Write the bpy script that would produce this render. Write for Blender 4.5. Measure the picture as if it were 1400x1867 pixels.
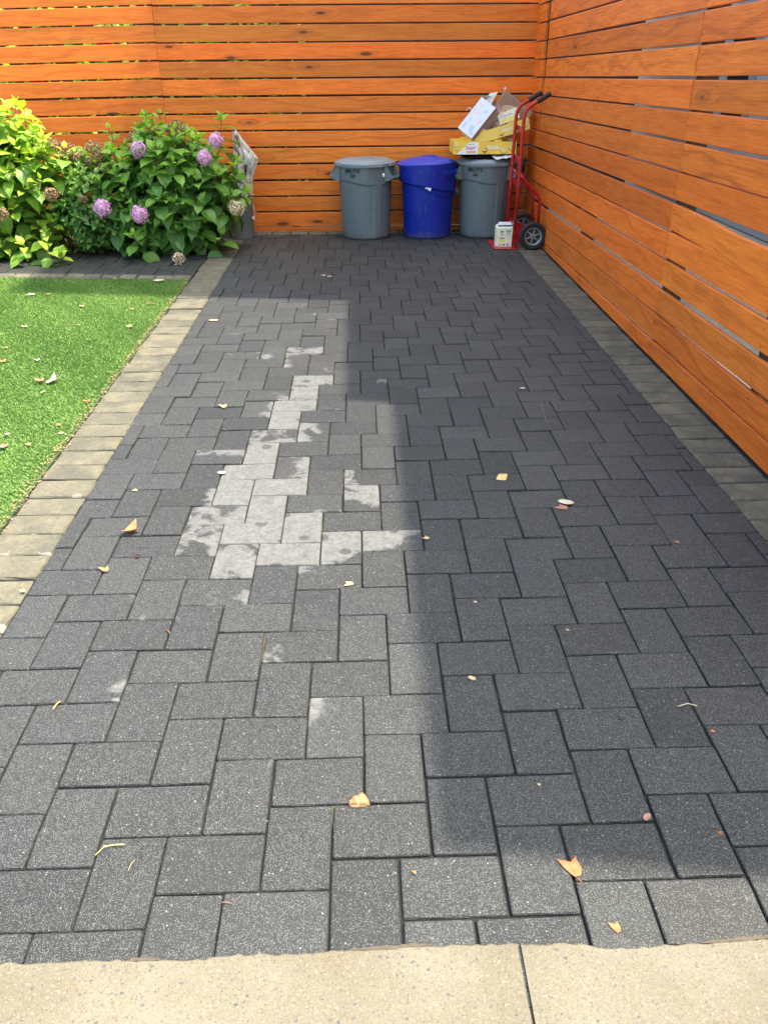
import bpy, math, random
import numpy as np
from mathutils import Vector, Matrix
for o in list(bpy.data.objects): bpy.data.objects.remove(o)
S = bpy.context.scene
R_ = math.radians
# ---------------------------------------------------------------- camera
CAM_H = 1.572
F_PX = 1466.0
RM = np.array([[0.99951869, 0.02091106, -0.02291542],
               [-0.03022307, 0.48978018, -0.87132195],
               [-0.00699675, 0.87159515, 0.49017644]])
cd = bpy.data.cameras.new('camera'); cam = bpy.data.objects.new('camera', cd)
S.collection.objects.link(cam)
M = Matrix([list(RM[0]) + [0], list(RM[1]) + [0], list(RM[2]) + [CAM_H], [0, 0, 0, 1]])
cam.matrix_world = M
cd.sensor_fit = 'VERTICAL'; cd.sensor_height = 24.0; cd.lens = 24.0 * F_PX / 1867.0
cd.clip_start = 0.02; cd.clip_end = 500
S.camera = cam
S.render.resolution_x = 767; S.render.resolution_y = 1024
# ---------------------------------------------------------------- sky + sun
SUN = Vector((0.42, -0.06, 1.0)).normalized()
w = bpy.data.worlds.new('World'); S.world = w; w.use_nodes = True
nt = w.node_tree
sky = nt.nodes.new('ShaderNodeTexSky'); sky.sky_type = 'NISHITA'; sky.sun_disc = False
sky.sun_elevation = math.asin(SUN.z); sky.sun_rotation = math.atan2(SUN.x, SUN.y)
sky.dust_density = 4.5; sky.air_density = 1.3; sky.ozone_density = 0.8
bg = nt.nodes['Background']; hz = nt.nodes.new('ShaderNodeMix'); hz.data_type = 'RGBA'; hz.blend_type = 'MULTIPLY'
hz.inputs[0].default_value = 1; hz.inputs[7].default_value = (.97, 1.02, .97, 1)      # hazy summer sky
nt.links.new(sky.outputs[0], hz.inputs[6]); nt.links.new(hz.outputs[2], bg.inputs[0]); bg.inputs[1].default_value = 0.15
sl = bpy.data.lights.new('sun', 'SUN'); sl.energy = 2.8; sl.angle = R_(0.4); sl.color = (1.0, 0.92, 0.79)
so = bpy.data.objects.new('sun', sl); S.collection.objects.link(so)
so.rotation_euler = SUN.to_track_quat('Z', 'Y').to_euler(); so.location = (6, -2, 14)
S.view_settings.view_transform = 'Standard'; S.view_settings.look = 'None'
S.view_settings.exposure = 2.05; S.view_settings.gamma = 1.0
S.cycles.max_bounces = 8; S.cycles.transparent_max_bounces = 8

# ---------------------------------------------------------------- helpers
C = S.collection
def ray(px, py):
    v = np.array([px - 700, -(py - 933.5), -F_PX]); return RM @ v
def gp(px, py, z=0.0):                 # picture point -> place on level z
    r = ray(px, py); t = (z - CAM_H) / r[2]; return (r[0] * t, r[1] * t, z)
def yp(px, py, Y):                     # picture point -> place in the plane y = Y
    r = ray(px, py); t = Y / r[1]; return (r[0] * t, Y, CAM_H + r[2] * t)

class MB:
    def __init__(s):
        s.v = []; s.f = []; s.m = []; s.a = []; s.smooth = []
    def add(s, vs, fs, mat=0, att=None, smooth=False):
        b = len(s.v)
        s.v += [tuple(p) for p in vs]
        if att is None: att = [(0, 0, 0)] * len(vs)
        elif isinstance(att, tuple): att = [att] * len(vs)
        s.a += list(att)
        for f in fs:
            s.f.append(tuple(b + i for i in f)); s.m.append(mat); s.smooth.append(smooth)
    def box(s, c, d, mat=0, att=None, rot=None):
        cx, cy, cz = c; x, y, z = d[0] / 2, d[1] / 2, d[2] / 2
        vs = [Vector(p) for p in [(-x, -y, -z), (x, -y, -z), (x, y, -z), (-x, y, -z), (-x, -y, z), (x, -y, z), (x, y, z), (-x, y, z)]]
        if rot is not None: vs = [rot @ p for p in vs]
        vs = [p + Vector(c) for p in vs]
        s.add(vs, [(0, 3, 2, 1), (4, 5, 6, 7), (0, 1, 5, 4), (1, 2, 6, 5), (2, 3, 7, 6), (3, 0, 4, 7)], mat, att)
    def tube(s, pts, r, n=10, mat=0, caps=True, att=None):
        pts = [Vector(p) for p in pts]
        rs = r if isinstance(r, (list, tuple)) else [r] * len(pts)
        vs = []; prev = None
        for i, p in enumerate(pts):
            t = (pts[min(i + 1, len(pts) - 1)] - pts[max(i - 1, 0)]).normalized()
            if prev is None:
                up = Vector((0, 0, 1)) if abs(t.z) < .9 else Vector((1, 0, 0))
                a = t.cross(up).normalized()
            else:
                a = (prev - t * prev.dot(t)).normalized()
            prev = a; b = t.cross(a)
            for k in range(n):
                th = 2 * math.pi * k / n
                vs.append(p + (a * math.cos(th) + b * math.sin(th)) * rs[i])
        fs = []
        for i in range(len(pts) - 1):
            for k in range(n):
                k2 = (k + 1) % n
                fs.append((i * n + k, i * n + k2, (i + 1) * n + k2, (i + 1) * n + k))
        s.add(vs, fs, mat, att, True)
        if caps:
            b = len(s.v) - len(vs)
            s.f.append(tuple(b + k for k in range(n))[::-1]); s.m.append(mat); s.smooth.append(False)
            e = b + (len(pts) - 1) * n
            s.f.append(tuple(e + k for k in range(n))); s.m.append(mat); s.smooth.append(False)
    def lathe(s, prof, c=(0, 0, 0), n=64, mat=0, rot=None, att=None):
        vs = []
        for (r, z) in prof:
            for k in range(n):
                th = 2 * math.pi * k / n
                p = Vector((r * math.cos(th), r * math.sin(th), z))
                if rot is not None: p = rot @ p
                vs.append(p + Vector(c))
        fs = []
        for i in range(len(prof) - 1):
            for k in range(n):
                k2 = (k + 1) % n
                fs.append((i * n + k, i * n + k2, (i + 1) * n + k2, (i + 1) * n + k))
        s.add(vs, fs, mat, att, True)
    def build(s, name, mats, parent=None, auto=None, bevel=None, seg=2):
        me = bpy.data.meshes.new(name)
        me.from_pydata(s.v, [], s.f)
        if not isinstance(mats, (list, tuple)): mats = [mats]
        for m in mats: me.materials.append(m)
        me.polygons.foreach_set('material_index', s.m)
        me.polygons.foreach_set('use_smooth', s.smooth)
        at = me.attributes.new('bc', 'FLOAT_VECTOR', 'POINT')
        at.data.foreach_set('vector', np.array(s.a, dtype=np.float32).ravel())
        me.update()
        o = bpy.data.objects.new(name, me); C.objects.link(o)
        if parent is not None: o.parent = parent
        if auto:
            me.polygons.foreach_set('use_smooth', [True] * len(me.polygons))
            try: me.set_sharp_from_angle(angle=R_(auto))
            except Exception: pass
        if bevel:
            bm = o.modifiers.new('bevel', 'BEVEL'); bm.width = bevel; bm.segments = seg; bm.limit_method = 'ANGLE'; bm.angle_limit = R_(40)
        return o
def np_mesh(name, V, F, mat, att=None, parent=None, smooth=False):
    """V (n,3) F (m,k) uniform faces"""
    me = bpy.data.meshes.new(name); V = np.asarray(V, np.float32); F = np.asarray(F, np.int32)
    me.vertices.add(len(V)); me.vertices.foreach_set('co', V.ravel())
    k = F.shape[1]
    me.loops.add(F.size); me.loops.foreach_set('vertex_index', F.ravel())
    me.polygons.add(len(F)); me.polygons.foreach_set('loop_start', np.arange(0, F.size, k, dtype=np.int32))
    me.polygons.foreach_set('use_smooth', np.full(len(F), smooth))
    if att is not None:
        a = me.attributes.new('bc', 'FLOAT_VECTOR', 'POINT'); a.data.foreach_set('vector', np.asarray(att, np.float32).ravel())
    me.materials.append(mat); me.update(calc_edges=True); me.validate()
    o = bpy.data.objects.new(name, me); C.objects.link(o)
    if parent is not None: o.parent = parent
    return o
def thing(name, label, cat, loc=(0, 0, 0), group=None):
    o = bpy.data.objects.new(name, None); C.objects.link(o); o.location = loc
    o.empty_display_size = .1
    o['label'] = label; o['category'] = cat
    if group: o['group'] = group
    return o
def tag(o, label, cat, group=None):
    o['label'] = label; o['category'] = cat
    if group: o['group'] = group
    return o
def kind(o, k, label=None):
    o['kind'] = k
    if label: o['label'] = label
    return o
def keep(o, p):      # parent a mesh built in world coordinates to an Empty that is not at the origin
    o.parent = p; o.matrix_parent_inverse = Matrix.Translation(-Vector(p.location)); return o

# ---------------------------------------------------------------- node helpers
class NT:
    def __init__(s, name):
        s.mat = bpy.data.materials.new(name); s.mat.use_nodes = True
        s.t = s.mat.node_tree; s.b = s.t.nodes['Principled BSDF']; s.n = s.t.nodes; s.l = s.t.links
    def _set(s, sock, v):
        if v is None: return
        if hasattr(v, 'is_output') or isinstance(v, bpy.types.NodeSocket): s.l.new(v, sock)
        else:
            if sock.type in ('RGBA',) and len(v) == 3: v = (*v, 1)
            sock.default_value = v
    def attr(s, name='bc'):
        n = s.n.new('ShaderNodeAttribute'); n.attribute_name = name; return n.outputs['Vector']
    def obj(s):
        return s.n.new('ShaderNodeTexCoord').outputs['Object']
    def sep(s, v):
        n = s.n.new('ShaderNodeSeparateXYZ'); s._set(n.inputs[0], v); return n.outputs
    def comb(s, x=0, y=0, z=0):
        n = s.n.new('ShaderNodeCombineXYZ')
        for i, q in enumerate((x, y, z)): s._set(n.inputs[i], q)
        return n.outputs[0]
    def math(s, op, a, b=None, c=None, clamp=False):
        n = s.n.new('ShaderNodeMath'); n.operation = op; n.use_clamp = clamp
        s._set(n.inputs[0], a)
        if b is not None: s._set(n.inputs[1], b)
        if c is not None: s._set(n.inputs[2], c)
        return n.outputs[0]
    def vmul(s, v, k):
        n = s.n.new('ShaderNodeVectorMath'); n.operation = 'MULTIPLY'; s._set(n.inputs[0], v); s._set(n.inputs[1], k); return n.outputs[0]
    def vadd(s, v, k):
        n = s.n.new('ShaderNodeVectorMath'); n.operation = 'ADD'; s._set(n.inputs[0], v); s._set(n.inputs[1], k); return n.outputs[0]
    def noise(s, v, scale=5, detail=3, rough=.5, dist=0, col=False):
        n = s.n.new('ShaderNodeTexNoise'); s._set(n.inputs['Vector'], v)
        n.inputs['Scale'].default_value = scale; n.inputs['Detail'].default_value = detail
        n.inputs['Roughness'].default_value = rough; n.inputs['Distortion'].default_value = dist
        return n.outputs['Color' if col else 'Fac']
    def voro(s, v, scale=5, feat='F1', out='Distance', rand=1):
        n = s.n.new('ShaderNodeTexVoronoi'); n.feature = feat; s._set(n.inputs['Vector'], v)
        n.inputs['Scale'].default_value = scale; n.inputs['Randomness'].default_value = rand
        return n.outputs[out]
    def white(s, v):
        n = s.n.new('ShaderNodeTexWhiteNoise'); n.noise_dimensions = '3D'; s._set(n.inputs['Vector'], v); return n.outputs['Value']
    def ramp(s, f, stops, interp='LINEAR'):
        n = s.n.new('ShaderNodeValToRGB'); n.color_ramp.interpolation = interp
        e = n.color_ramp.elements
        while len(e) < len(stops): e.new(0.5)
        for i, (p, c) in enumerate(stops):
            e[i].position = p
            e[i].color = (*c, 1) if hasattr(c, '__len__') else (c, c, c, 1)
        s._set(n.inputs[0], f); return n.outputs[0]
    def step(s, f, a, b):              # smooth 0..1
        n = s.n.new('ShaderNodeMapRange'); n.interpolation_type = 'SMOOTHSTEP'; s._set(n.inputs[0], f)
        n.inputs[1].default_value = a; n.inputs[2].default_value = b; return n.outputs[0]
    def rng(s, f, a, b, c, d):
        n = s.n.new('ShaderNodeMapRange'); s._set(n.inputs[0], f)
        for i, q in enumerate((a, b, c, d)): n.inputs[1 + i].default_value = q
        return n.outputs[0]
    def mix(s, f, a, b, mode='MIX'):
        n = s.n.new('ShaderNodeMix'); n.data_type = 'RGBA'; n.blend_type = mode
        s._set(n.inputs[0], f); s._set(n.inputs[6], a); s._set(n.inputs[7], b); return n.outputs[2]
    def bump(s, h, strength=.3, dist=.002):
        n = s.n.new('ShaderNodeBump'); s._set(n.inputs['Height'], h); n.inputs['Strength'].default_value = strength
        n.inputs['Distance'].default_value = dist; s.l.new(n.outputs[0], s.b.inputs['Normal']); return n
    def out(s, col=None, rough=None, **k):
        if col is not None: s._set(s.b.inputs['Base Color'], col)
        if rough is not None: s._set(s.b.inputs['Roughness'], rough)
        for q, v in k.items(): s._set(s.b.inputs[q.replace('_', ' ')], v)
        return s.mat

# ---------------------------------------------------------------- materials
def m_paver():
    t = NT('charcoal paver'); a = t.attr(); P = t.obj()
    sx = t.sep(a)                                   # x seed, y stain bias, z speckle amount
    seed = sx[0]
    off = t.comb(t.math('MULTIPLY', seed, 31.7), t.math('MULTIPLY', seed, 17.3), 0)
    PP = t.vadd(P, off)
    tone = t.rng(t.white(t.comb(seed, 3.3, 0)), 0, 1, 0.80, 1.26)
    big = t.rng(t.noise(P, 1.3, 3, .6), .3, .7, .84, 1.15)
    warm = t.white(t.comb(seed, 7.7, 1.0))
    base = t.mix(warm, (.0144, .0158, .0154), (.0196, .0193, .0176))
    fine = t.noise(PP, 420, 2, .6)
    med = t.noise(PP, 90, 3, .6)
    base = t.mix(t.rng(fine, .3, .7, 0, 1), t.vmul(base, (.62, .62, .63)), t.vmul(base, (1.38, 1.38, 1.36)))
    base = t.vmul(base, t.comb(tone, tone, tone)); base = t.vmul(base, t.comb(big, big, big))
    mm = t.rng(med, .3, .7, .86, 1.13); base = t.vmul(base, t.comb(mm, mm, mm))
    # light granules
    vd = t.voro(PP, 470); vc = t.sep(t.voro(PP, 470, out='Color'))
    clump = t.rng(t.noise(PP, 34, 3), .32, .68, -.11, .13)
    thr = t.math('ADD', t.math('SUBTRACT', .86, t.math('MULTIPLY', sx[2], .42)), t.math('MULTIPLY', clump, -1))
    g = t.math('GREATER_THAN', vc[0], thr)
    g = t.math('MULTIPLY', g, t.step(vd, .62, .30))
    gb = t.rng(vc[1], 0, 1, .035, .185)
    base = t.mix(t.math('MULTIPLY', g, .85), base, t.comb(t.math('MULTIPLY', gb, .97), gb, gb))
    # coarse rare grains
    v2 = t.sep(t.voro(PP, 120, out='Color')); d2 = t.voro(PP, 120)
    g2 = t.math('MULTIPLY', t.math('GREATER_THAN', v2[0], .965), t.step(d2, .33, .2))
    base = t.mix(t.math('MULTIPLY', g2, .8), base, (.19, .19, .19))
    # dry pale film left where rinse water evaporated
    n1 = t.noise(PP, 8.0, 4, .6, .5); n2 = t.noise(PP, 38, 2)
    film = t.math('ADD', t.math('ADD', sx[1], t.rng(n1, .25, .75, -.45, .45)), t.rng(n2, .3, .7, -.05, .05))
    film = t.step(film, -.07, .12)
    dv = t.voro(t.vadd(PP, t.vmul(t.noise(PP, 25, 2, col=True), (.02, .02, 0))), 11); dc = t.sep(t.voro(t.vadd(PP, t.vmul(t.noise(PP, 25, 2, col=True), (.02, .02, 0))), 11, out='Color'))
    damp = t.math('MULTIPLY', t.math('GREATER_THAN', dc[0], .66), t.step(dv, .30, .22))      # damp blots left in the dry film
    film = t.math('MULTIPLY', film, t.math('SUBTRACT', 1, t.math('MULTIPLY', damp, .75)))
    fc = t.mix(t.rng(t.math('ADD', t.math('MULTIPLY', t.noise(PP, 300, 2), .55), t.math('MULTIPLY', t.noise(PP, 22, 4, .65), .45)), .36, .60, 0, 1), (.072, .071, .067), (.150, .147, .139))
    base = t.mix(t.math('MULTIPLY', film, t.rng(t.noise(PP, 60, 3), .3, .6, .60, 1)), base, fc)
    gk = t.rng(fine, .3, .7, .82, 1.18); base = t.mix(film, base, t.vmul(base, t.comb(gk, gk, gk)))
    # small soft blooms and dust
    bl = t.step(t.noise(P, 3.2, 4, .6), .60, .78)
    base = t.mix(t.math('MULTIPLY', bl, .16), base, (.10, .098, .09))
    hb = t.math('ADD', t.math('MULTIPLY', fine, .6), t.math('MULTIPLY', g, .5))
    t.bump(hb, .55, .0012)
    return t.out(base, t.rng(fine, .3, .7, .58, .82), Specular_IOR_Level=.45)
def m_border():
    t = NT('tan border paver'); a = t.attr(); P = t.obj(); s = t.sep(a)
    off = t.comb(t.math('MULTIPLY', s[0], 21.7), t.math('MULTIPLY', s[0], 7.3), 0); PP = t.vadd(P, off)
    tone = t.white(t.comb(s[0], 1.3, 0))
    base = t.mix(tone, (.078, .074, .057), (.122, .111, .080))
    patch = t.step(t.noise(PP, 7, 3, .6), .40, .66)
    base = t.mix(t.math('MULTIPLY', patch, .75), base, (.165, .146, .096))
    grey = t.step(t.noise(PP, 5.2, 3, .6), .52, .7)
    base = t.mix(t.math('MULTIPLY', grey, .6), base, (.062, .060, .054))
    f = t.noise(PP, 330, 3, .7); k = t.rng(f, .25, .75, .55, 1.45); base = t.vmul(base, t.comb(k, k, k))
    k2 = t.rng(t.noise(PP, 60, 2), .3, .7, .88, 1.12); base = t.vmul(base, t.comb(k2, k2, k2))
    film = t.step(t.math('ADD', s[1], t.rng(t.noise(PP, 9, 3), .25, .75, -.5, .5)), -.02, .06)
    base = t.mix(t.math('MULTIPLY', film, .75), base, (.27, .25, .20))
    t.bump(t.math('ADD', f, t.math('MULTIPLY', t.noise(PP, 45, 3), 1.5)), .7, .003)
    return t.out(base, .85, Specular_IOR_Level=.25)
def m_base():
    t = NT('joint sand'); P = t.obj()
    f = t.noise(P, 300, 2, .7); m = t.step(t.noise(P, 5, 3), .56, .68)
    c = t.mix(m, (.010, .009, .008), (.085, .07, .042))
    k = t.rng(f, .2, .8, .4, 1.5); c = t.vmul(c, t.comb(k, k, k)); t.bump(f, .8, .004)
    return t.out(c, .95)
def m_soil():
    t = NT('bed soil'); P = t.obj(); f = t.noise(P, 60, 4, .7)
    c = t.ramp(f, [(.3, (.012, .009, .006)), (.55, (.035, .025, .017)), (.75, (.08, .06, .04))]); t.bump(f, 1, .02)
    return t.out(c, .95)
def m_concrete():
    t = NT('exposed tan concrete'); P = t.obj()
    f = t.noise(P, 260, 3, .7); b = t.noise(P, 3.0, 4, .55)
    c = t.mix(t.rng(b, .3, .7, 0, 1), (.110, .093, .062), (.163, .146, .107))
    c = t.mix(t.math('MULTIPLY', t.step(t.noise(P, 7, 4, .6), .56, .75), .45), c, (.145, .105, .060))
    # fine aggregate
    vd = t.voro(P, 210); vc = t.sep(t.voro(P, 210, out='Color'))
    g = t.math('MULTIPLY', t.math('GREATER_THAN', vc[0], .62), t.step(vd, .5, .25))
    gc = t.ramp(vc[1], [(0, (.055, .045, .033)), (.4, (.11, .08, .05)), (.7, (.28, .25, .19)), (1, (.07, .065, .06))])
    c = t.mix(t.math('MULTIPLY', g, .75), c, gc)
    Pd = t.vadd(t.vmul(P, (1, 1.2, 1)), t.vmul(t.noise(P, 70, 2, col=True), (.008, .008, 0)))
    vd2 = t.voro(Pd, 62); vc2 = t.sep(t.voro(Pd, 62, out='Color'))
    g2 = t.math('MULTIPLY', t.math('GREATER_THAN', vc2[0], .66), t.step(t.math('ADD', vd2, t.rng(vc2[2], 0, 1, 0, .26)), .34, .26))
    gc2 = t.ramp(vc2[1], [(0, (.05, .053, .065)), (.5, (.085, .085, .088)), (.8, (.16, .105, .07)), (1, (.22, .19, .15))])
    c = t.mix(t.math('MULTIPLY', g2, .85), c, gc2)
    k = t.rng(f, .25, .75, .72, 1.28); c = t.vmul(c, t.comb(k, k, k))
    t.bump(t.math('ADD', f, t.math('MULTIPLY', g, .4)), .35, .0015)
    return t.out(c, .8, Specular_IOR_Level=.3)
def m_wood(name, hue=0.0):
    t = NT(name); a = t.attr(); s = t.sep(a)          # u along (m), v across (m), seed
    u, v, sd = s[0], s[1], s[2]
    r1 = t.white(t.comb(sd, 1.1, 2.2)); r2 = t.white(t.comb(sd, 5.1, 0.2)); r3 = t.white(t.comb(sd, 9.1, 4.2))
    so_ = t.math('MULTIPLY', sd, 13.7)
    # slow drift used to bend the grain around knots
    kv = t.comb(t.math('MULTIPLY', u, 1.5), t.math('MULTIPLY', v, 5.5), so_)
    kd = t.voro(kv, 1.0); kc = t.sep(t.voro(kv, 1.0, out='Color'))
    knot = t.math('MULTIPLY', t.math('GREATER_THAN', kc[0], .48), 1.0)
    near = t.math('MULTIPLY', knot, t.step(kd, .34, 0.0))
    wv = t.math('ADD', t.math('MULTIPLY', v, 26), t.math('MULTIPLY', t.noise(t.comb(t.math('MULTIPLY', u, 1.1), t.math('MULTIPLY', v, 4), so_), 1, 2), 9))
    wv = t.math('ADD', wv, t.math('MULTIPLY', near, 5))
    ring = t.math('SINE', t.math('MULTIPLY', wv, 2.2))
    ring = t.step(ring, .35, 1.0)
    g1 = t.noise(t.comb(t.math('MULTIPLY', u, 5), t.math('MULTIPLY', v, 150), so_), 1, 5, .65, .4)
    g2 = t.noise(t.comb(t.math('MULTIPLY', u, 28), t.math('MULTIPLY', v, 700), so_), 1, 2, .6)
    blot = t.noise(t.comb(t.math('MULTIPLY', u, 2.2), t.math('MULTIPLY', v, 9), t.math('ADD', so_, 40)), 1, 4, .6)
    A = (.90, .190 - hue * .3, .020); B = (.84, .245 - hue * 1.2, .028)
    c = t.mix(r1, A, B)
    k = t.rng(r2, 0, 1, .74, 1.14); c = t.vmul(c, t.comb(k, k, k))
    c = t.mix(t.math('MULTIPLY', t.rng(blot, .38, .70, 0, 1), .5), c, t.vmul(c, (.72, .60, .50)))
    c = t.mix(t.math('MULTIPLY', t.rng(g1, .45, .68, 0, 1), .75), c, t.vmul(c, (.62, .50, .40)))
    c = t.mix(t.math('MULTIPLY', t.math('MULTIPLY', ring, t.rng(r3, 0, 1, .15, 1)), .42), c, t.vmul(c, (.48, .36, .30)))
    k = t.rng(g2, .3, .7, .93, 1.07); c = t.vmul(c, t.comb(k, k, k))
    kn = t.step(t.math('ADD', kd, t.rng(kc[1], 0, 1, -.02, .055)), .105, .06)
    c = t.mix(t.math('MULTIPLY', t.math('MULTIPLY', kn, knot), .93), c, (.045, .018, .008))
    halo = t.math('MULTIPLY', knot, t.step(kd, .26, .08))
    c = t.mix(t.math('MULTIPLY', halo, .32), c, (.19, .05, .012))
    # rare dark pitch streaks
    st = t.noise(t.comb(t.math('MULTIPLY', u, 3), t.math('MULTIPLY', v, 90), t.math('ADD', so_, 9)), 1, 2)
    c = t.mix(t.math('MULTIPLY', t.step(st, .74, .80), .75), c, (.06, .025, .012))
    t.bump(t.math('ADD', g1, t.math('MULTIPLY', g2, .5)), .22, .0015)
    return t.out(c, t.rng(g1, .3, .7, .42, .62), Specular_IOR_Level=.32)
def m_flat(name, col, rough=.5, metal=0, var=.08, scale=30, bump=0, spec=.5, dirt=None, dirtamt=.3):
    t = NT(name); P = t.obj(); n = t.noise(P, scale, 4, .6)
    k = t.rng(n, .3, .7, 1 - var, 1 + var); c = t.vmul((*col,), t.comb(k, k, k))
    if dirt: c = t.mix(t.math('MULTIPLY', t.step(t.noise(P, scale * .2, 5, .65), .5, .75), dirtamt), c, dirt)
    if 'can plastic' in name:      # dull scuffs, drips and a dirty foot
        st = t.noise(t.vmul(P, (1, 1, .12)), 60, 3, .6); c = t.mix(t.math('MULTIPLY', t.step(st, .62, .74), .35), c, (.30, .31, .31))
        sp = t.noise(P, 130, 2); c = t.mix(t.math('MULTIPLY', t.step(sp, .72, .77), .5), c, (.40, .40, .39))
        z = t.sep(P)[2]; foot = t.step(t.math('ADD', z, t.rng(n, .3, .7, -.04, .04)), .085, .0)
        c = t.mix(t.math('MULTIPLY', foot, .45), c, (.10, .095, .085))
    if bump: t.bump(t.noise(P, scale * 8, 2), bump, .001)
    return t.out(c, t.rng(n, .3, .7, max(.02, rough - .06), rough + .06), Metallic=metal, Specular_IOR_Level=spec)
def m_leaf(name, dark, mid, light, trans=.35, rough=.42):
    t = NT(name); a = t.attr(); s = t.sep(a)        # x across -1..1, y along 0..1, z tint
    c = t.ramp(s[2], [(0, dark), (.55, mid), (1, light)])
    ax = t.math('ABSOLUTE', s[0])
    vein = t.step(ax, .09, .02)
    sv = t.math('SINE', t.math('MULTIPLY', t.math('SUBTRACT', s[1], t.math('MULTIPLY', ax, .28)), 44))
    side = t.math('MULTIPLY', t.step(sv, .84, .99), .30)
    c = t.mix(t.math('MAXIMUM', t.math('MULTIPLY', vein, .55), side), c, t.vmul(c, (1.9, 1.55, 1.7)))
    P = t.obj(); k = t.rng(t.noise(P, 60, 2), .3, .7, .85, 1.15); c = t.vmul(c, t.comb(k, k, k))
    t.out(c, rough, Specular_IOR_Level=.45)
    t.bump(t.math('SUBTRACT', 0, t.math('MAXIMUM', vein, side)), .5, .002)
    tr = t.n.new('ShaderNodeBsdfTranslucent'); t.l.new(t.vmul(c, (1.5, 1.7, .55)), tr.inputs[0])
    mx = t.n.new('ShaderNodeMixShader'); mx.inputs[0].default_value = trans
    o = t.n['Material Output']; t.l.new(t.b.outputs[0], mx.inputs[1]); t.l.new(tr.outputs[0], mx.inputs[2]); t.l.new(mx.outputs[0], o.inputs[0])
    return t.mat
def m_tint(name, stops, rough=.6, trans=0, var=.15, scale=120):
    t = NT(name); a = t.attr(); s = t.sep(a); c = t.ramp(s[2], stops)
    k = t.rng(t.noise(t.obj(), scale, 2), .3, .7, 1 - var, 1 + var); c = t.vmul(c, t.comb(k, k, k))
    t.out(c, rough, Specular_IOR_Level=.35)
    if trans:
        tr = t.n.new('ShaderNodeBsdfTranslucent'); t.l.new(c, tr.inputs[0])
        mx = t.n.new('ShaderNodeMixShader'); mx.inputs[0].default_value = trans
        o = t.n['Material Output']; t.l.new(t.b.outputs[0], mx.inputs[1]); t.l.new(tr.outputs[0], mx.inputs[2]); t.l.new(mx.outputs[0], o.inputs[0])
    return t.mat
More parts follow.
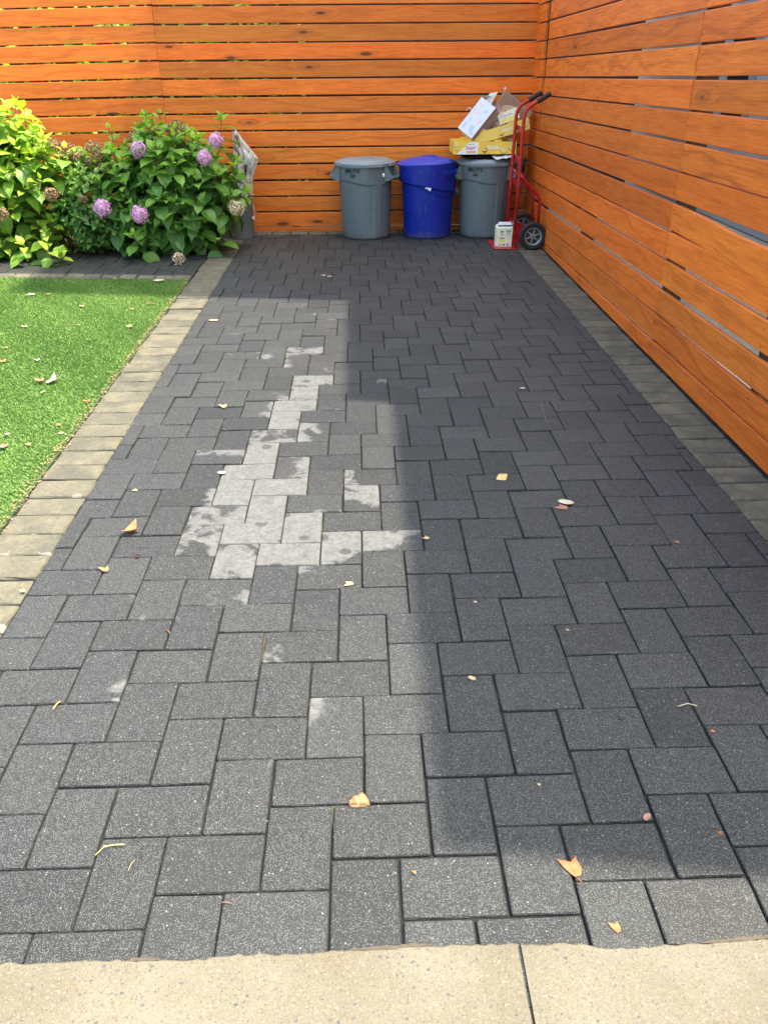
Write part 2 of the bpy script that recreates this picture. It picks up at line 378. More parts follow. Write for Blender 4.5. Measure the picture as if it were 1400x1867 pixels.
MAT = dict(
    paver=m_paver(), border=m_border(), base=m_base(), soil=m_soil(), concrete=m_concrete(),
    woodL=m_wood("cedar stained orange", .02), woodR=m_wood('cedar stained warm', .0),
    nail=m_flat('rusty nail', (.03, .02, .015), .6),
    post=m_flat('dark post wood', (.05, .03, .02), .8),
    metal=m_flat('galvanised', (.35, .36, .37), .4, .8),
    grey=m_flat('grey can plastic', (.120, .150, .160), .45, 0, .07, 14, .25, .4, (.22, .23, .22), .35),
    greylid=m_flat('grey lid plastic', (.22, .26, .285), .42, 0, .06, 12, .2, .4, (.30, .29, .26), .35),
    blue=m_flat('blue can plastic', (.002, .018, .27), .42, 0, .10, 9, .2, .45, (.03, .05, .22), .5),
    bluelid=m_flat('blue lid plastic', (.03, .06, .42), .42, 0, .06, 9, .2, .45),
    black=m_flat('black ink', (.012, .012, .013), .5),
    rubber=m_flat('tyre rubber', (.010, .010, .010), .65, 0, .15, 40),
    red=m_flat('red enamel', (.42, .008, .012), .30, 0, .08, 20, 0, .5, (.20, .02, .015), .4),
    rim=m_flat('grey hub', (.26, .27, .28), .4, .4),
    brass=m_flat('rusty axle', (.16, .10, .06), .6, .5),
    white=m_flat('white paint drip', (.85, .86, .88), .5),
    paper=m_flat('white carton', (.62, .62, .67), .6, 0, .05, 20),
    paper2=m_flat('grey carton side', (.46, .42, .45), .6, 0, .05, 30),
    cream=m_flat('cream carton', (.80, .80, .62), .55, 0, .04, 20),
    kraft=m_flat('kraft carton', (.33, .235, .145), .75, 0, .06, 25),
    kraftd=m_flat('kraft carton light', (.47, .34, .20), .75, 0, .06, 25),
    yellow=m_flat('yellow print', (.88, .60, .08), .45, 0, .05, 20),
    yellow2=m_flat('pale yellow print', (.85, .68, .16), .45, 0, .05, 20),
    orange=m_flat('orange print', (.75, .30, .03), .45),
    redink=m_flat('red ink', (.50, .03, .05), .5), maroon=m_flat('maroon ink', (.20, .02, .03), .5),
    greenink=m_flat('green ink', (.10, .35, .08), .5), blueink=m_flat('pale blue ink', (.42, .50, .62), .5),
    pinkink=m_flat('pale pink ink', (.72, .50, .56), .5), browncrust=m_flat('brown print', (.25, .11, .04), .5),
    greyink=m_flat('grey ink', (.25, .25, .26), .5), brightyel=m_flat('bright yellow print', (.85, .78, .10), .5),
    blackbag=m_flat('black plastic film', (.012, .012, .013), .28, 0, .1, 20),
    film=m_flat('white plastic film', (.70, .68, .64), .35, 0, .06, 20),
    pole=m_flat('grey painted pole', (.10, .12, .13), .45), polecap=m_flat('navy grip', (.02, .03, .06), .5),
    bucket=m_flat('grey pail plastic', (.19, .205, .215), .45, 0, .08, 12, .2, .4, (.28, .28, .26), .3),
    siding=m_flat('white siding', (.42, .42, .41), .6), darkwall=m_flat('dark wall', (.03, .028, .026), .8),
    glass=m_flat('window glass', (.02, .025, .03), .08), greytrim=m_flat('grey trim', (.25, .26, .28), .6),
    yard=m_flat('neighbour concrete', (.58, .54, .44), .85), roof=m_flat('dark roofing', (.06, .06, .065), .8),
    stem=m_flat('green brown stem', (.10, .11, .04), .6), bark=m_flat('bark', (.09, .06, .04), .9, 0, .3, 30, .6),
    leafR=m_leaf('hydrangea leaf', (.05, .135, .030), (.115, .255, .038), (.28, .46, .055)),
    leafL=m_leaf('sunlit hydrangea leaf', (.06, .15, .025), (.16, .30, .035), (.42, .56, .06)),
    leafS=m_leaf('small shrub leaf', (.05, .125, .035), (.12, .25, .05), (.30, .44, .09), .3),
    petal=m_tint('pink hydrangea petal', [(0, (.52, .22, .46)), (.5, (.74, .40, .66)), (1, (.88, .62, .84))], .6, .25),
    dry=m_tint('dried flower', [(0, (.10, .05, .03)), (.5, (.30, .18, .10)), (1, (.58, .42, .27))], .8, .1),
    drylight=m_tint('bleached dried flower', [(0, (.35, .24, .15)), (.5, (.62, .48, .32)), (1, (.80, .68, .50))], .8, .1),
    grass=m_tint('turf blade', [(0, (.09, .19, .035)), (.45, (.16, .305, .06)), (.8, (.27, .44, .10)), (1, (.50, .50, .25))], .5, .25, .1),
    litter=m_tint('leaf litter', [(0, (.05, .03, .018)), (.5, (.30, .20, .10)), (1, (.60, .47, .28))], .8, 0),
)
def m_dead(name, col, col2):
    t = NT(name); a = t.attr(); s = t.sep(a); P = t.obj()
    c = t.mix(t.rng(t.noise(P, 50, 4, .6), .3, .7, 0, 1), (*col,), (*col2,))
    ax = t.math('ABSOLUTE', s[0]); vein = t.step(ax, .10, .02)
    sv = t.math('SINE', t.math('MULTIPLY', t.math('SUBTRACT', s[1], t.math('MULTIPLY', ax, .35)), 26))
    c = t.mix(t.math('MULTIPLY', t.math('MAXIMUM', vein, t.math('MULTIPLY', t.step(sv, .88, 1), .5)), .35), c, t.vmul(c, (.6, .5, .45)))
    t.bump(t.noise(P, 120, 3), .4, .002)
    t.out(c, .6, Specular_IOR_Level=.3); return t.mat
DEAD = dict(tan=m_dead('dead leaf tan', (.36, .21, .10), (.26, .14, .06)), orange=m_dead('dead leaf orange', (.40, .17, .065), (.28, .10, .04)),
            pale=m_dead('dead leaf pale', (.48, .37, .21), (.36, .26, .13)), cream=m_dead('dead leaf cream', (.60, .54, .40), (.42, .34, .23)),
            yellow=m_dead('dead leaf yellow', (.60, .47, .20), (.48, .33, .11)), pink=m_dead('dead leaf pink brown', (.34, .18, .14), (.24, .12, .09)),
            brown=m_dead('dead leaf brown', (.22, .10, .05), (.12, .05, .03)), dark=m_dead('dead leaf dark', (.05, .015, .012), (.03, .012, .01)))

# ================================================================ GROUND
rng = random.Random(7)
XL0, XL1 = -1.405, -1.154          # left border strip
XR0, XR1 = 1.4886, 1.7248          # right border strip / fence face
YB = 8.88                          # back fence face
b = MB(); b.add([(-30, -30, -.03), (30, -30, -.03), (30, 40, -.03), (-30, 40, -.03)], [(0, 1, 2, 3)])
kind(b.build('ground', m_flat('pale yard ground', (.30, .27, .22), .9, 0, .2, 6)), 'structure')  # coloured pale so the unseen ground beyond bounces light onto the fences
b = MB(); b.add([(-5.2, .5, -.010), (1.76, .5, -.010), (1.76, 8.95, -.010), (-5.2, 8.95, -.010)], [(0, 1, 2, 3)])
kind(b.build('joint_sand', MAT['base']), 'structure')

def paver(mb, x0, y0, x1, y1, seed, stain=-1, spk=.5, gap=.0024, cham=.0042, zj=.0016, shear=0, zoff=0, sgrad=(0, 0), rough=.0006):
    """one stone: flat top, chamfer, sides; corner jitter and a little rocking"""
    if x1 - x0 < .018 or y1 - y0 < .018: return
    g = gap * rng.uniform(.5, 1.5); r = rough
    cx, cy = (x0 + x1) / 2, (y0 + y1) / 2
    dz = rng.gauss(0, zj); tx = rng.gauss(0, .009); ty = rng.gauss(0, .009); rot = rng.gauss(0, .0035)
    def P(x, y, z):
        X, Y = x - cx, y - cy
        X, Y = X - Y * rot, Y + X * rot
        zz = z + dz + X * tx + Y * ty
        X += cx; Y += cy
        Y -= shear * (X + 1.405)
        return (X, Y, zz + zoff)
    x0 += g; x1 -= g; y0 += g; y1 -= g
    n = 4
    def loop(ins, z, jit):
        pts = []
        a0, a1, b0, b1 = x0 + ins, x1 - ins, y0 + ins, y1 - ins
        c = .0035 if ins < .002 else .002       # knocked corners
        for (p, q) in (((a0 + c, b0), (a1 - c, b0)), ((a1, b0 + c), (a1, b1 - c)), ((a1 - c, b1), (a0 + c, b1)), ((a0, b1 - c), (a0, b0 + c))):
            for k in range(n + 1):
                f = k / n
                pts.append((p[0] + (q[0] - p[0]) * f, p[1] + (q[1] - p[1]) * f))
        return [P(x + rng.uniform(-jit, jit), y + rng.uniform(-jit, jit), z) for x, y in pts]
    L0 = loop(cham, 0, r); L1 = loop(cham * .35, -cham * .35, r); L2 = loop(0, -cham * 1.2, r); L3 = loop(0, -.02, 0)
    m = len(L0); vs = L0 + L1 + L2 + L3
    fs = [tuple(range(m))]
    for a in range(3):
        for k in range(m):
            k2 = (k + 1) % m
            fs.append((a * m + k, (a + 1) * m + k, (a + 1) * m + k2, a * m + k2))
    att = []
    for v in vs:
        u_ = (v[0] - cx) / max(x1 - x0, .01); w_ = (v[1] + shear * (v[0] + 1.405) - cy) / max(y1 - y0, .01)
        att.append((seed, stain + sgrad[0] * u_ + sgrad[1] * w_, spk))
    mb.add(vs, fs, 0, att)

# the pale dried patches, listed where the photo shows them
STAIN = [(477, 824, .9, 0, 0), (454, 858, .45, 0, 0), (426, 898, .42, 0, 0), (510, 886, .55, 0, -.3), (487, 926, 1, 0, 0), (460, 970, .48, 0, 0), (554, 958, .5, .6, -.3),
         (527, 1004, .5, 0, .1), (430, 1020, .16, 0, 0), (623, 993, .38, -.5, .5), (680, 980, .12, -.6, .5), (658, 904, .12, .2, .6), (534, 851, -.08, .7, 0),
         (397, 940, .1, 0, 0), (361, 986, 0.02, .1, -.1), (346, 910, -.28, .8, 0), (401, 834, -.05, 0, .5), (603, 1045, -.38, -.5, .6), (394, 1077, -.25, .4, -.5),
         (371, 1111, -.32, 0, 0), (570, 691, .3, 0, .5), (552, 715, .15, 0, 0), (536, 738, .35, 0, 0), (520, 763, .9, 0, 0), (500, 791, .05, .2, 0), (573, 786, .0, -.3, 0),
         (489, 720, -.25, .5, 0), (468, 745, -.2, .7, 0), (543, 656, -.15, -.5, 0), (586, 670, -.22, 0, 0), (557, 636, .05, 0, 0), (454, 645, -.2, 0, 0), (496, 638, -.2, 0, 0),
         (478, 659, -.28, 0, 0), (643, 774, -.35, -.3, 0), (675, 866, -.38, -.9, 0), (550, 1172, -.3, -.3, -.4), (357, 1140, -.3, 0, 0), (610, 1315, -.38, -.5, .7), (390, 1270, -.42, -.2, 0)]
STW = [(gp(a, b_)[0], gp(a, b_)[1], s, gx, gy) for a, b_, s, gx, gy in STAIN]
W_, L_ = .1524, .2294
def herring(mb, ox, oy, X0, X1, Y0, Y1, shear=0, stains=True, spkf=None, **kw):
    for i in range(-70, 70):
        for j in range(-45, 45):
            hx, hy = ox + i * W_ + j * L_, oy - i * W_ + j * L_
            for (a0, b0, a1, b1) in ((hx, hy - W_, hx + L_, hy), (hx + L_, hy - W_, hx + L_ + W_, hy - W_ + L_)):
                if a1 < X0 or a0 > X1 or b1 < Y0 or b0 > Y1: continue
                st, gx, gy = -1, 0, 0
                if stains:
                    for (sx, sy, s, g1, g2) in STW:
                        if a0 <= sx <= a1 and b0 <= sy <= b1: st, gx, gy = s, g1, g2
                cx, cy = (a0 + a1) / 2, (b0 + b1) / 2
                if stains and st == -1 and -.95 < cx < .1 and 1.7 < cy < 5.6 and rng.random() < .22: st, gx, gy = rng.uniform(-.52, -.36), rng.uniform(-.6, .6), rng.uniform(-.6, .6)
                spk = spkf(cx, cy) if spkf else .5
                paver(mb, max(a0, X0), max(b0, Y0), min(a1, X1), min(b1, Y1), rng.random() * 50, st, spk, shear=shear, sgrad=(gx, gy), **kw)
def spk(x, y):
    c = max(0, 1 - abs(x - .05) / 1.1)                # the trodden middle is worn smoother
    far = min(1, max(0, (y - 1.7) / 1.8))
    return max(.05, min(1.1, .95 - .85 * c * far + rng.gauss(0, .20)))
mb = MB(); herring(mb, -.9337, 1.735, XL1, XR0, .86, 8.70, spkf=spk)
kind(mb.build('driveway', MAT['paver']), 'structure')
mb = MB()
y = .70
FILM = {2.40: 1}
while y < 8.72:
    for (a, c) in ((XL0, XL1), (XR0, XR1 - .004)):
        st = -1; sg = (0, 0)
        if a < 0 and (1.9 < y < 3.3) and rng.random() < .35: st = -.44; sg = (.1, -.6)
        paver(mb, a, y, c, y + W_, rng.random() * 50, st, 0, gap=.0040, cham=.009, zj=.0028, rough=.0022, sgrad=sg)
    y += W_
x = XL1 + .05
while x < XR0 - .05:
    paver(mb, x, 8.715, min(x + .19, XR0), 8.872, rng.random() * 50, -1, 0, gap=.004, cham=.012, rough=.002, zoff=.004); x += .19
kind(mb.build('paver_border', MAT['border']), 'structure')
SH = .118
mb = MB(); herring(mb, -1.6, 7.1, -5.1, XL0 - .001, 6.90, 7.72, shear=SH, stains=False, spkf=lambda x, y: .35)
kind(mb.build('garden_path', MAT['paver']), 'structure')
mb = MB(); x = XL0 - .003
while x > -5.1:
    paver(mb, x - W_, 6.765, x, 6.895, rng.random() * 50, -1, 0, gap=.004, cham=.010, rough=.0022, shear=SH, zoff=.008); x -= W_
kind(mb.build('path_border', MAT['border']), 'structure')
b = MB(); n = 24
bx = [(-5.2 + (XL0 + 5.2) * i / n) for i in range(n + 1)]
vs = []
for x in bx:
    for yy in (7.73, 8.1, 8.5, 8.95): vs.append((x, yy - (SH * (x + 1.405) if yy < 8 else 0), -.006 + rng.uniform(0, .03) if 8 < yy < 8.9 else -.004))
fs = [(i * 4 + k, (i + 1) * 4 + k, (i + 1) * 4 + k + 1, i * 4 + k + 1) for i in range(n) for k in range(3)]
b.add(vs, fs, 0, smooth=True)
kind(b.build('planting_bed', MAT['soil']), 'structure')

# concrete apron with a wavy, mortar-smeared edge against the pavers
EDGE = [(-400, 1764), (-200, 1760), (0, 1756), (60, 1757), (120, 1752), (240, 1752), (300, 1751), (380, 1749), (385, 1743), (480, 1741), (590, 1738), (600, 1735), (725, 1730), (730, 1727), (850, 1723), (943, 1722), (946, 1722),
        (1068, 1721), (1078, 1727), (1095, 1730), (1150, 1729), (1210, 1724), (1300, 1719), (1400, 1711), (1560, 1704), (1750, 1700)]
ew = [gp(*p)[:2] for p in EDGE]
xj0 = gp(945, 1722)[0]; xj1 = gp(960, 1867)[0]
def slab(name, xa, xb, ja, jb, label=None):
    N = 260; top = []
    for k in range(N + 1):
        f = k / N; x = xa + (xb - xa) * f
        ye = np.interp(x, [e[0] for e in ew], [e[1] for e in ew]) + rng.uniform(-.0030, .0030) + .0010 * math.sin(x * 41) * math.sin(x * 17)
        top.append((x, ye))
    vs = []; rows = [(0, -.012), (.0, .0015), (.004, .005)]
    for (x, ye) in top:
        for (d, z) in rows: vs.append((x, ye - d, z))
        vs.append((x, .5, .0055)); vs.append((x, -3.0, .0055))
    r = 5; fs = [(i * r + k, i * r + k + 1, (i + 1) * r + k + 1, (i + 1) * r + k) for i in range(N) for k in range(r - 1)]
    b = MB(); b.add(vs, fs)
    # tooled joint edge
    e = len(vs)
    return kind(b.build(name, MAT['concrete']), 'structure')
slab('concrete_apron', -3.2, xj0 - .0035, None, None)
slab('concrete_apron', xj0 + .0035, 3.2, None, None)
mb = MB(); x = -1.2          # ragged smear of mortar along the joint with the pavers
while x < 1.2:
    ln = rng.uniform(.05, .22)
    if rng.random() < (.6 if x > -.30 else .25):
        n = max(3, int(ln / .006)); vs = []
        for k in range(n + 1):
            xx = x + ln * k / n; ye = float(np.interp(xx, [e[0] for e in ew], [e[1] for e in ew])); w_ = (.0038 * max(0, math.sin(math.pi * k / n)) ** .4 + rng.uniform(0, .003)) * rng.uniform(.6, 1.3)
            vs += [(xx, ye - .004, .0062), (xx, ye + w_, .0036)]
        mb.add(vs, [(2 * k, 2 * k + 2, 2 * k + 3, 2 * k + 1) for k in range(n)], 0, None, True)
    x += ln + rng.uniform(.0, .06)
kind(mb.build('mortar_smear', m_flat('mortar', (.085, .068, .046), .9, 0, .25, 90, .5)), 'structure')
b = MB(); b.add([(xj0 - .03, -3, -.003), (xj0 + .03, -3, -.003), (xj0 + .03, .95, -.003), (xj0 - .03, .95, -.003)], [(0, 1, 2, 3)])
kind(b.build('apron_joint', m_flat('joint grime', (.09, .07, .05), .9, 0, .4, 60)), 'structure')

mb = MB()          # a chalky scrape on the far pavers and a long faint one in the shade
for pts, hw in (([(683, 463), (697, 462.5), (706, 464)], .006), ([(985, 735), (990, 752), (997, 772)], .005)):
    P = [gp(*p) for p in pts]; v = []
    for k in range(17):
        f = k / 16 * (len(P) - 1); i = min(int(f), len(P) - 2); q = f - i
        x = P[i][0] * (1 - q) + P[i + 1][0] * q; y = P[i][1] * (1 - q) + P[i + 1][1] * q
        h_ = hw * rng.uniform(.3, 1) * (1 if 0 < k < 16 else .2)
        d = (0, 1) if pts[0][0] < 900 else (1, 0)
        v += [(x - d[0] * h_, y - d[1] * h_, .0052), (x + d[0] * h_, y + d[1] * h_, .0052)]
    mb.add(v, [(2 * k, 2 * k + 2, 2 * k + 3, 2 * k + 1) for k in range(16)])
kind(mb.build('chalk_marks', m_flat('chalk scrape', (.085, .085, .08), .9, 0, .35, 200)), 'structure')
# ================================================================ TURF
def turf():
    g = np.random.default_rng(3)
    def yb(x): return 6.755 - SH * (x + 1.405)
    n1, n2 = 210000, 50000
    X = np.concatenate([g.uniform(-3.5, XL0 - .012, n1), g.uniform(-5.1, -1.42, n2)])
    Y = np.concatenate([g.uniform(2.3, 6.98, n1), g.uniform(.95, 6.98, n2)])
    ok = (Y < yb(X) - .004) & (X < XL0 - .008 - .02 * g.random(len(X)) ** 3 * 0)
    X, Y = X[ok], Y[ok]; n = len(X)
    L = g.uniform(.011, .021, n); az = g.normal(-2.1, .9, n); lean = g.uniform(.2, 1.1, n); wd = g.uniform(.0012, .0020, n)
    dx, dy = np.cos(az), np.sin(az); px, py = -dy * wd, dx * wd
    z0 = -.004
    V = np.zeros((n, 5, 3), np.float32)
    m = .55
    V[:, 0] = np.stack([X - px, Y - py, np.full(n, z0)], 1); V[:, 1] = np.stack([X + px, Y + py, np.full(n, z0)], 1)
    mx, my, mz = X + dx * L * lean * .30, Y + dy * L * lean * .30, z0 + L * m
    V[:, 2] = np.stack([mx + px * .9, my + py * .9, mz], 1); V[:, 3] = np.stack([mx - px * .9, my - py * .9, mz], 1)
    V[:, 4] = np.stack([X + dx * L * lean, Y + dy * L * lean, z0 + L * (1 - .25 * lean)], 1)
    base = np.arange(n)[:, None] * 5
    tri = np.concatenate([base + [0, 1, 2], base + [0, 2, 3], base + [3, 2, 4]], 0)
    patch = .5 + .18 * np.sin(X * 3.1 + 1) * np.sin(Y * 2.3) + .1 * np.sin(X * 9 + Y * 7)
    tint = np.clip(patch + g.normal(0, .22, n), 0, .9); tan = g.random(n) < .035; tint[tan] = 1
    att = np.zeros((n, 5, 3), np.float32); att[:, :, 2] = tint[:, None]; att[:, 0:2, 2] *= .55
    o = np_mesh('turf', V.reshape(-1, 3), tri, MAT['grass'], att.reshape(-1, 3))
    kind(o, 'stuff', 'bright green short synthetic turf beside the tan paver border'); o['category'] = 'grass'
    b = MB(); N = 20; vs = []
    for i in range(N + 1):
        x = -5.15 + (XL0 - .004 + 5.15) * i / N; vs += [(x, .5, -.004), (x, yb(x), -.004)]
    b.add(vs, [(i * 2, (i + 1) * 2, (i + 1) * 2 + 1, i * 2 + 1) for i in range(N)])
    t = NT('turf backing'); P = t.obj(); f = t.noise(P, 200, 3)
    kind(b.build('turf_backing', t.out(t.ramp(f, [(.3, (.02, .055, .008)), (.7, (.07, .12, .025))]), .9)), 'structure')
turf()
# ---- debris: tiny bits in the joints and along the turf edge
def litter():
    g = np.random.default_rng(11); P = []
    for _ in range(1300): P.append((XL0 - .006 + g.normal(0, .014), g.uniform(1.4, 6.7), g.uniform(.002, .008), .75))
    for _ in range(80): P.append((g.uniform(-1.1, 1.45), g.uniform(.97, 6.5) , g.uniform(.0012, .0028), .8))
    for _ in range(15): P.append((g.uniform(-3.2, -1.45), g.uniform(2.5, 6.6), g.uniform(.004, .011), .6))
    for _ in range(140): P.append((g.uniform(-.8, .3), g.uniform(1.3, 5.5), g.uniform(.0012, .0026), .8))
    V = []; F = []; A = []
    for (x, y, s, t) in P:
        k = len(V); z = .0035 if x > XL0 else .012
        a = g.uniform(0, 6.28); e = g.uniform(.35, 1)
        for q in range(4):
            th = a + q * 1.571 + g.uniform(-.3, .3); rr = s * (1 if q % 2 else e)
            V.append((x + math.cos(th) * rr, y + math.sin(th) * rr, z + g.uniform(0, s * .5)))
            A.append((0, 0, float(np.clip(t - g.random() * .6, 0, 1))))
        F.append((k, k + 1, k + 2, k + 3))
    o = np_mesh('leaf_litter', V, F, MAT['litter'], A)
    kind(o, 'stuff', 'tiny tan crumbs of dry leaf along the turf edge and joints'); o['category'] = 'litter'
litter()

# ================================================================ FENCES
def board(mb, p0, p1, zt0, zt1, hgt, th, n, seed, u0=0, seg=10, bow=.0015, zmin=None, mat=0, sag=None):
    """horizontal plank from p0 to p1 (xy), front face on that line, thickness along n (xy unit, away from viewer)"""
    ch = .0028; ch2 = .006
    P0, P1 = Vector((p0[0], p0[1], 0)), Vector((p1[0], p1[1], 0)); N = Vector((n[0], n[1], 0)); Ln = (P1 - P0).length
    vs = []; at = []
    ph = rng.uniform(0, 6.28); am = rng.uniform(-bow, bow); fo = rng.uniform(-.0015, .0015)
    for k in range(seg + 1):
        f = k / seg; P = P0.lerp(P1, f); zt = zt0 + (zt1 - zt0) * f + am * math.sin(f * math.pi * 1.3 + ph)
        if sag: zt -= sag(f)
        zb = zt - hgt
        if zmin is not None: zb = max(zb, zmin)
        o = fo + .0012 * math.sin(f * 5 + ph)
        prof = [(ch2, zt), (o * 0 + .001, zt - ch), (0, zt - ch2), (0, zb + ch), (ch, zb), (th - ch, zb), (th, zb + ch), (th, zt - ch), (th - ch, zt)]
        for (d, z) in prof:
            v = P + N * (d + o); vs.append((v.x, v.y, z)); at.append((u0 + f * Ln, z - zb + (d * .6), seed))
    m = 9; fs = []
    for k in range(seg):
        for q in range(m):
            q2 = (q + 1) % m
            fs.append((k * m + q, (k + 1) * m + q, (k + 1) * m + q2, k * m + q2))
    fs.append(tuple(range(m))[::-1]); fs.append(tuple(seg * m + q for q in range(m)))
    mb.add(vs, fs, mat, at)
def nail(mb, x, y, z, n, r=.0036):
    N = Vector((n[0], n[1], 0)); t = Vector((-n[1], n[0], 0)); up = Vector((0, 0, 1)); c = Vector((x, y, z)) - N * .0014
    a = rng.uniform(0, 1); vs = [c + (t * math.cos(a + k * 1.047) + up * math.sin(a + k * 1.047)) * r * rng.uniform(.8, 1.2) for k in range(6)]
    mb.add(vs, [tuple(range(6))], 1)
BT = [.044, .188, .342, .493, .649, .803, .956, 1.109, 1.261, 1.416, 1.568, 1.719, 1.868, 2.018, 2.168]
back = thing('slat_fence', 'orange stained horizontal board fence across the far end behind the bins', 'fence', (0, YB, 0))
XS = -1.885
mb = MB()
for k, z in enumerate(BT):
    board(mb, (XS + .0015, YB), (XR1 + .03, YB), z, z - .0, .1362, .022, (0, 1), rng.random() * 90, u0=rng.random() * 7, seg=12, zmin=-.005)
    for xx in (XS + .03, -.62, .62, XR1 - .25) if 0 else (XS + .025, -.67, .58):
        for dz in (.028, .112):
            if z - dz > 0: nail(mb, xx + rng.gauss(0, .004), YB, z - dz + rng.gauss(0, .004), (0, 1))
keep(mb.build('slat_panel', [MAT['woodR'], MAT['nail']], None), back)
mb = MB()
for k, z in enumerate(BT):
    zl = .003 if k < 7 else .003 + .0012 * (k - 7)
    board(mb, (-5.2, YB), (XS - .0015, YB), z - .028 - zl * 2, z + .004, .1362, .022, (0, 1), rng.random() * 90, u0=rng.random() * 7, seg=12, zmin=-.005)
    for xx in (XS - .025, -3.1):
        for dz in (.028, .112):
            if z - dz > 0: nail(mb, xx + rng.gauss(0, .004), YB, z - dz + rng.gauss(0, .004), (0, 1))
keep(mb.build('slat_panel', [MAT['woodL'], MAT['nail']], None), back)
for xx in (-4.4, -3.1, XS, -.67, .58, 1.60):
    mb = MB(); mb.box((xx, YB + .022 + .050, 1.08), (.09, .09, 2.2), 0); keep(mb.build('post', MAT['post']), back)
right = thing('slat_fence', 'tall orange stained board fence running along the right side of the driveway', 'fence', (XR1, 4.6, 0))
RT = [.100, .253, .404, .569, .722, .872, 1.029, 1.176, 1.326, 1.474, 1.625, 1.772, 1.92, 2.07, 2.22]
YS = 4.625; sl_ = -.0160
mbA = MB(); mbB = MB(); mbC = MB()
for k, z in enumerate(RT):
    sy = YS + (.03 - z * .018)
    hb = (.1385 if k < 6 else .137) if k else .16
    ye = float(np.interp(z, [1.0, 1.28, 1.72, 2.0], [8.392, 8.348, 8.305, 8.325])); ys_ = float(np.interp(z, [1.0, 2.0], [8.398, 8.465]))
    board(mbA, (XR1, sy + .0015), (XR1, ye), z, z + sl_ * (ye - sy), hb, .022, (1, 0), rng.random() * 90, u0=rng.random() * 7, seg=16, bow=.003, zmin=.004)
    sg = None
    if k == 5: sg = lambda f: .030 * math.exp(-((f - .68) / .16) ** 2)
    if k == 1: sg = lambda f: .012 * (1 - f)
    board(mbB, (XR1, 1.45), (XR1, sy - .0015), z + (-sl_) * (sy - 1.45), z, (hb if k == 0 or k > 6 else .1358), .022, (1, 0), rng.random() * 90, u0=rng.random() * 7, seg=24, bow=.003, zmin=.004, sag=sg)
    board(mbC, (XR1, ys_), (XR1, YB - .001), z + sl_ * (ys_ - YS), z + sl_ * (YB - YS), hb, .022, (1, 0), rng.random() * 90, u0=rng.random() * 7, seg=3, zmin=.004)
    for dz in (.030, .105):
        if z - dz < .01: continue
        nail(mbA, XR1, sy + .022, z - dz, (1, 0), .0042); nail(mbB, XR1, sy - .022, z - dz, (1, 0), .0042)
        nail(mbA, XR1, 6.55 + rng.gauss(0, .01), z - dz - .03, (1, 0), .0038); nail(mbB, XR1, 3.35 + rng.gauss(0, .01), z - dz + .012, (1, 0), .0038)
for q, nm in ((mbA, 'slat_panel'), (mbB, 'slat_panel'), (mbC, 'slat_panel')):
    keep(q.build(nm, [MAT['woodL'], MAT['nail']], None), right)
mb = MB(); mb.box((XR1 + .055, 8.40, 1.1), (.05, .34, 2.2), 0); keep(mb.build('dark_filler_post', MAT['darkwall']), right)  # near-black filler post, its colour standing in for shade in the corner gap
for yy in (1.52, 3.35, YS, 6.55):
    mb = MB(); mb.box((XR1 + .024 + .045, yy, 1.1), (.085, .085, 2.24), 0); keep(mb.build('post', MAT['post']), right)

# ================================================================ WHAT STANDS BEYOND THE FENCES
# the neighbour's house: its stepped flank throws the hard-edged shade over the driveway
HX = 4.0
hs = thing('neighbour_house', 'pale sided house beyond the right fence, seen in slivers through its gaps', 'house', (HX + 2, 4, 0))
def wall(name, x0, x1, y0, y1, z1, m='siding'):
    mb = MB(); mb.box(((x0 + x1) / 2, (y0 + y1) / 2, z1 / 2 - .02), (x1 - x0, y1 - y0, z1), 0)
    return keep(mb.build(name, MAT[m]), hs)
def hgt(xs): return (HX - xs) / .42
wall('wall', HX, HX + 4.5, .67, 3.42, hgt(.14))
wall('wall', HX, HX + 4.5, 3.424, 5.45, hgt(-.11))
wall('tower', HX, HX + 5, 5.454, 26, hgt(-2.78))
for k in range(9):
    y0 = .95 + k * 1.15
    if y0 > 10: break
    w0 = MB(); w0.box((HX - .03, y0 + .35, 1.5), (.05, .62, 1.2), 0); f = keep(w0.build('window', MAT['greytrim']), hs)
    w1 = MB(); w1.box((HX - .058, y0 + .35, 1.5), (.01, .5, 1.08), 0); g = w1.build('pane', MAT['glass']); g.parent = f
b = MB(); b.add([(1.80, -3, -.006), (HX + .3, -3, -.006), (HX + .3, 4.55, -.006), (1.80, 4.55, -.006)], [(0, 1, 2, 3)])
kind(b.build('neighbour_yard', MAT['yard']), 'structure')
bdrop = thing('backdrop', 'dark low garage wall added behind the far board fence to darken its gaps', 'backdrop', (0, 11, 0))
mb = MB(); mb.box((-1.4, 11.6, 1.2), (9.2, 2.6, 2.4), 0); keep(mb.build('wall', MAT['darkwall']), bdrop)  # added unseen block, hides the bright backdrop so the fence gaps stay dark
mb = MB(); mb.box((-1.4, 11.6, 2.45), (9.5, 2.9, .12), 0); keep(mb.build('roof', MAT['roof']), bdrop)

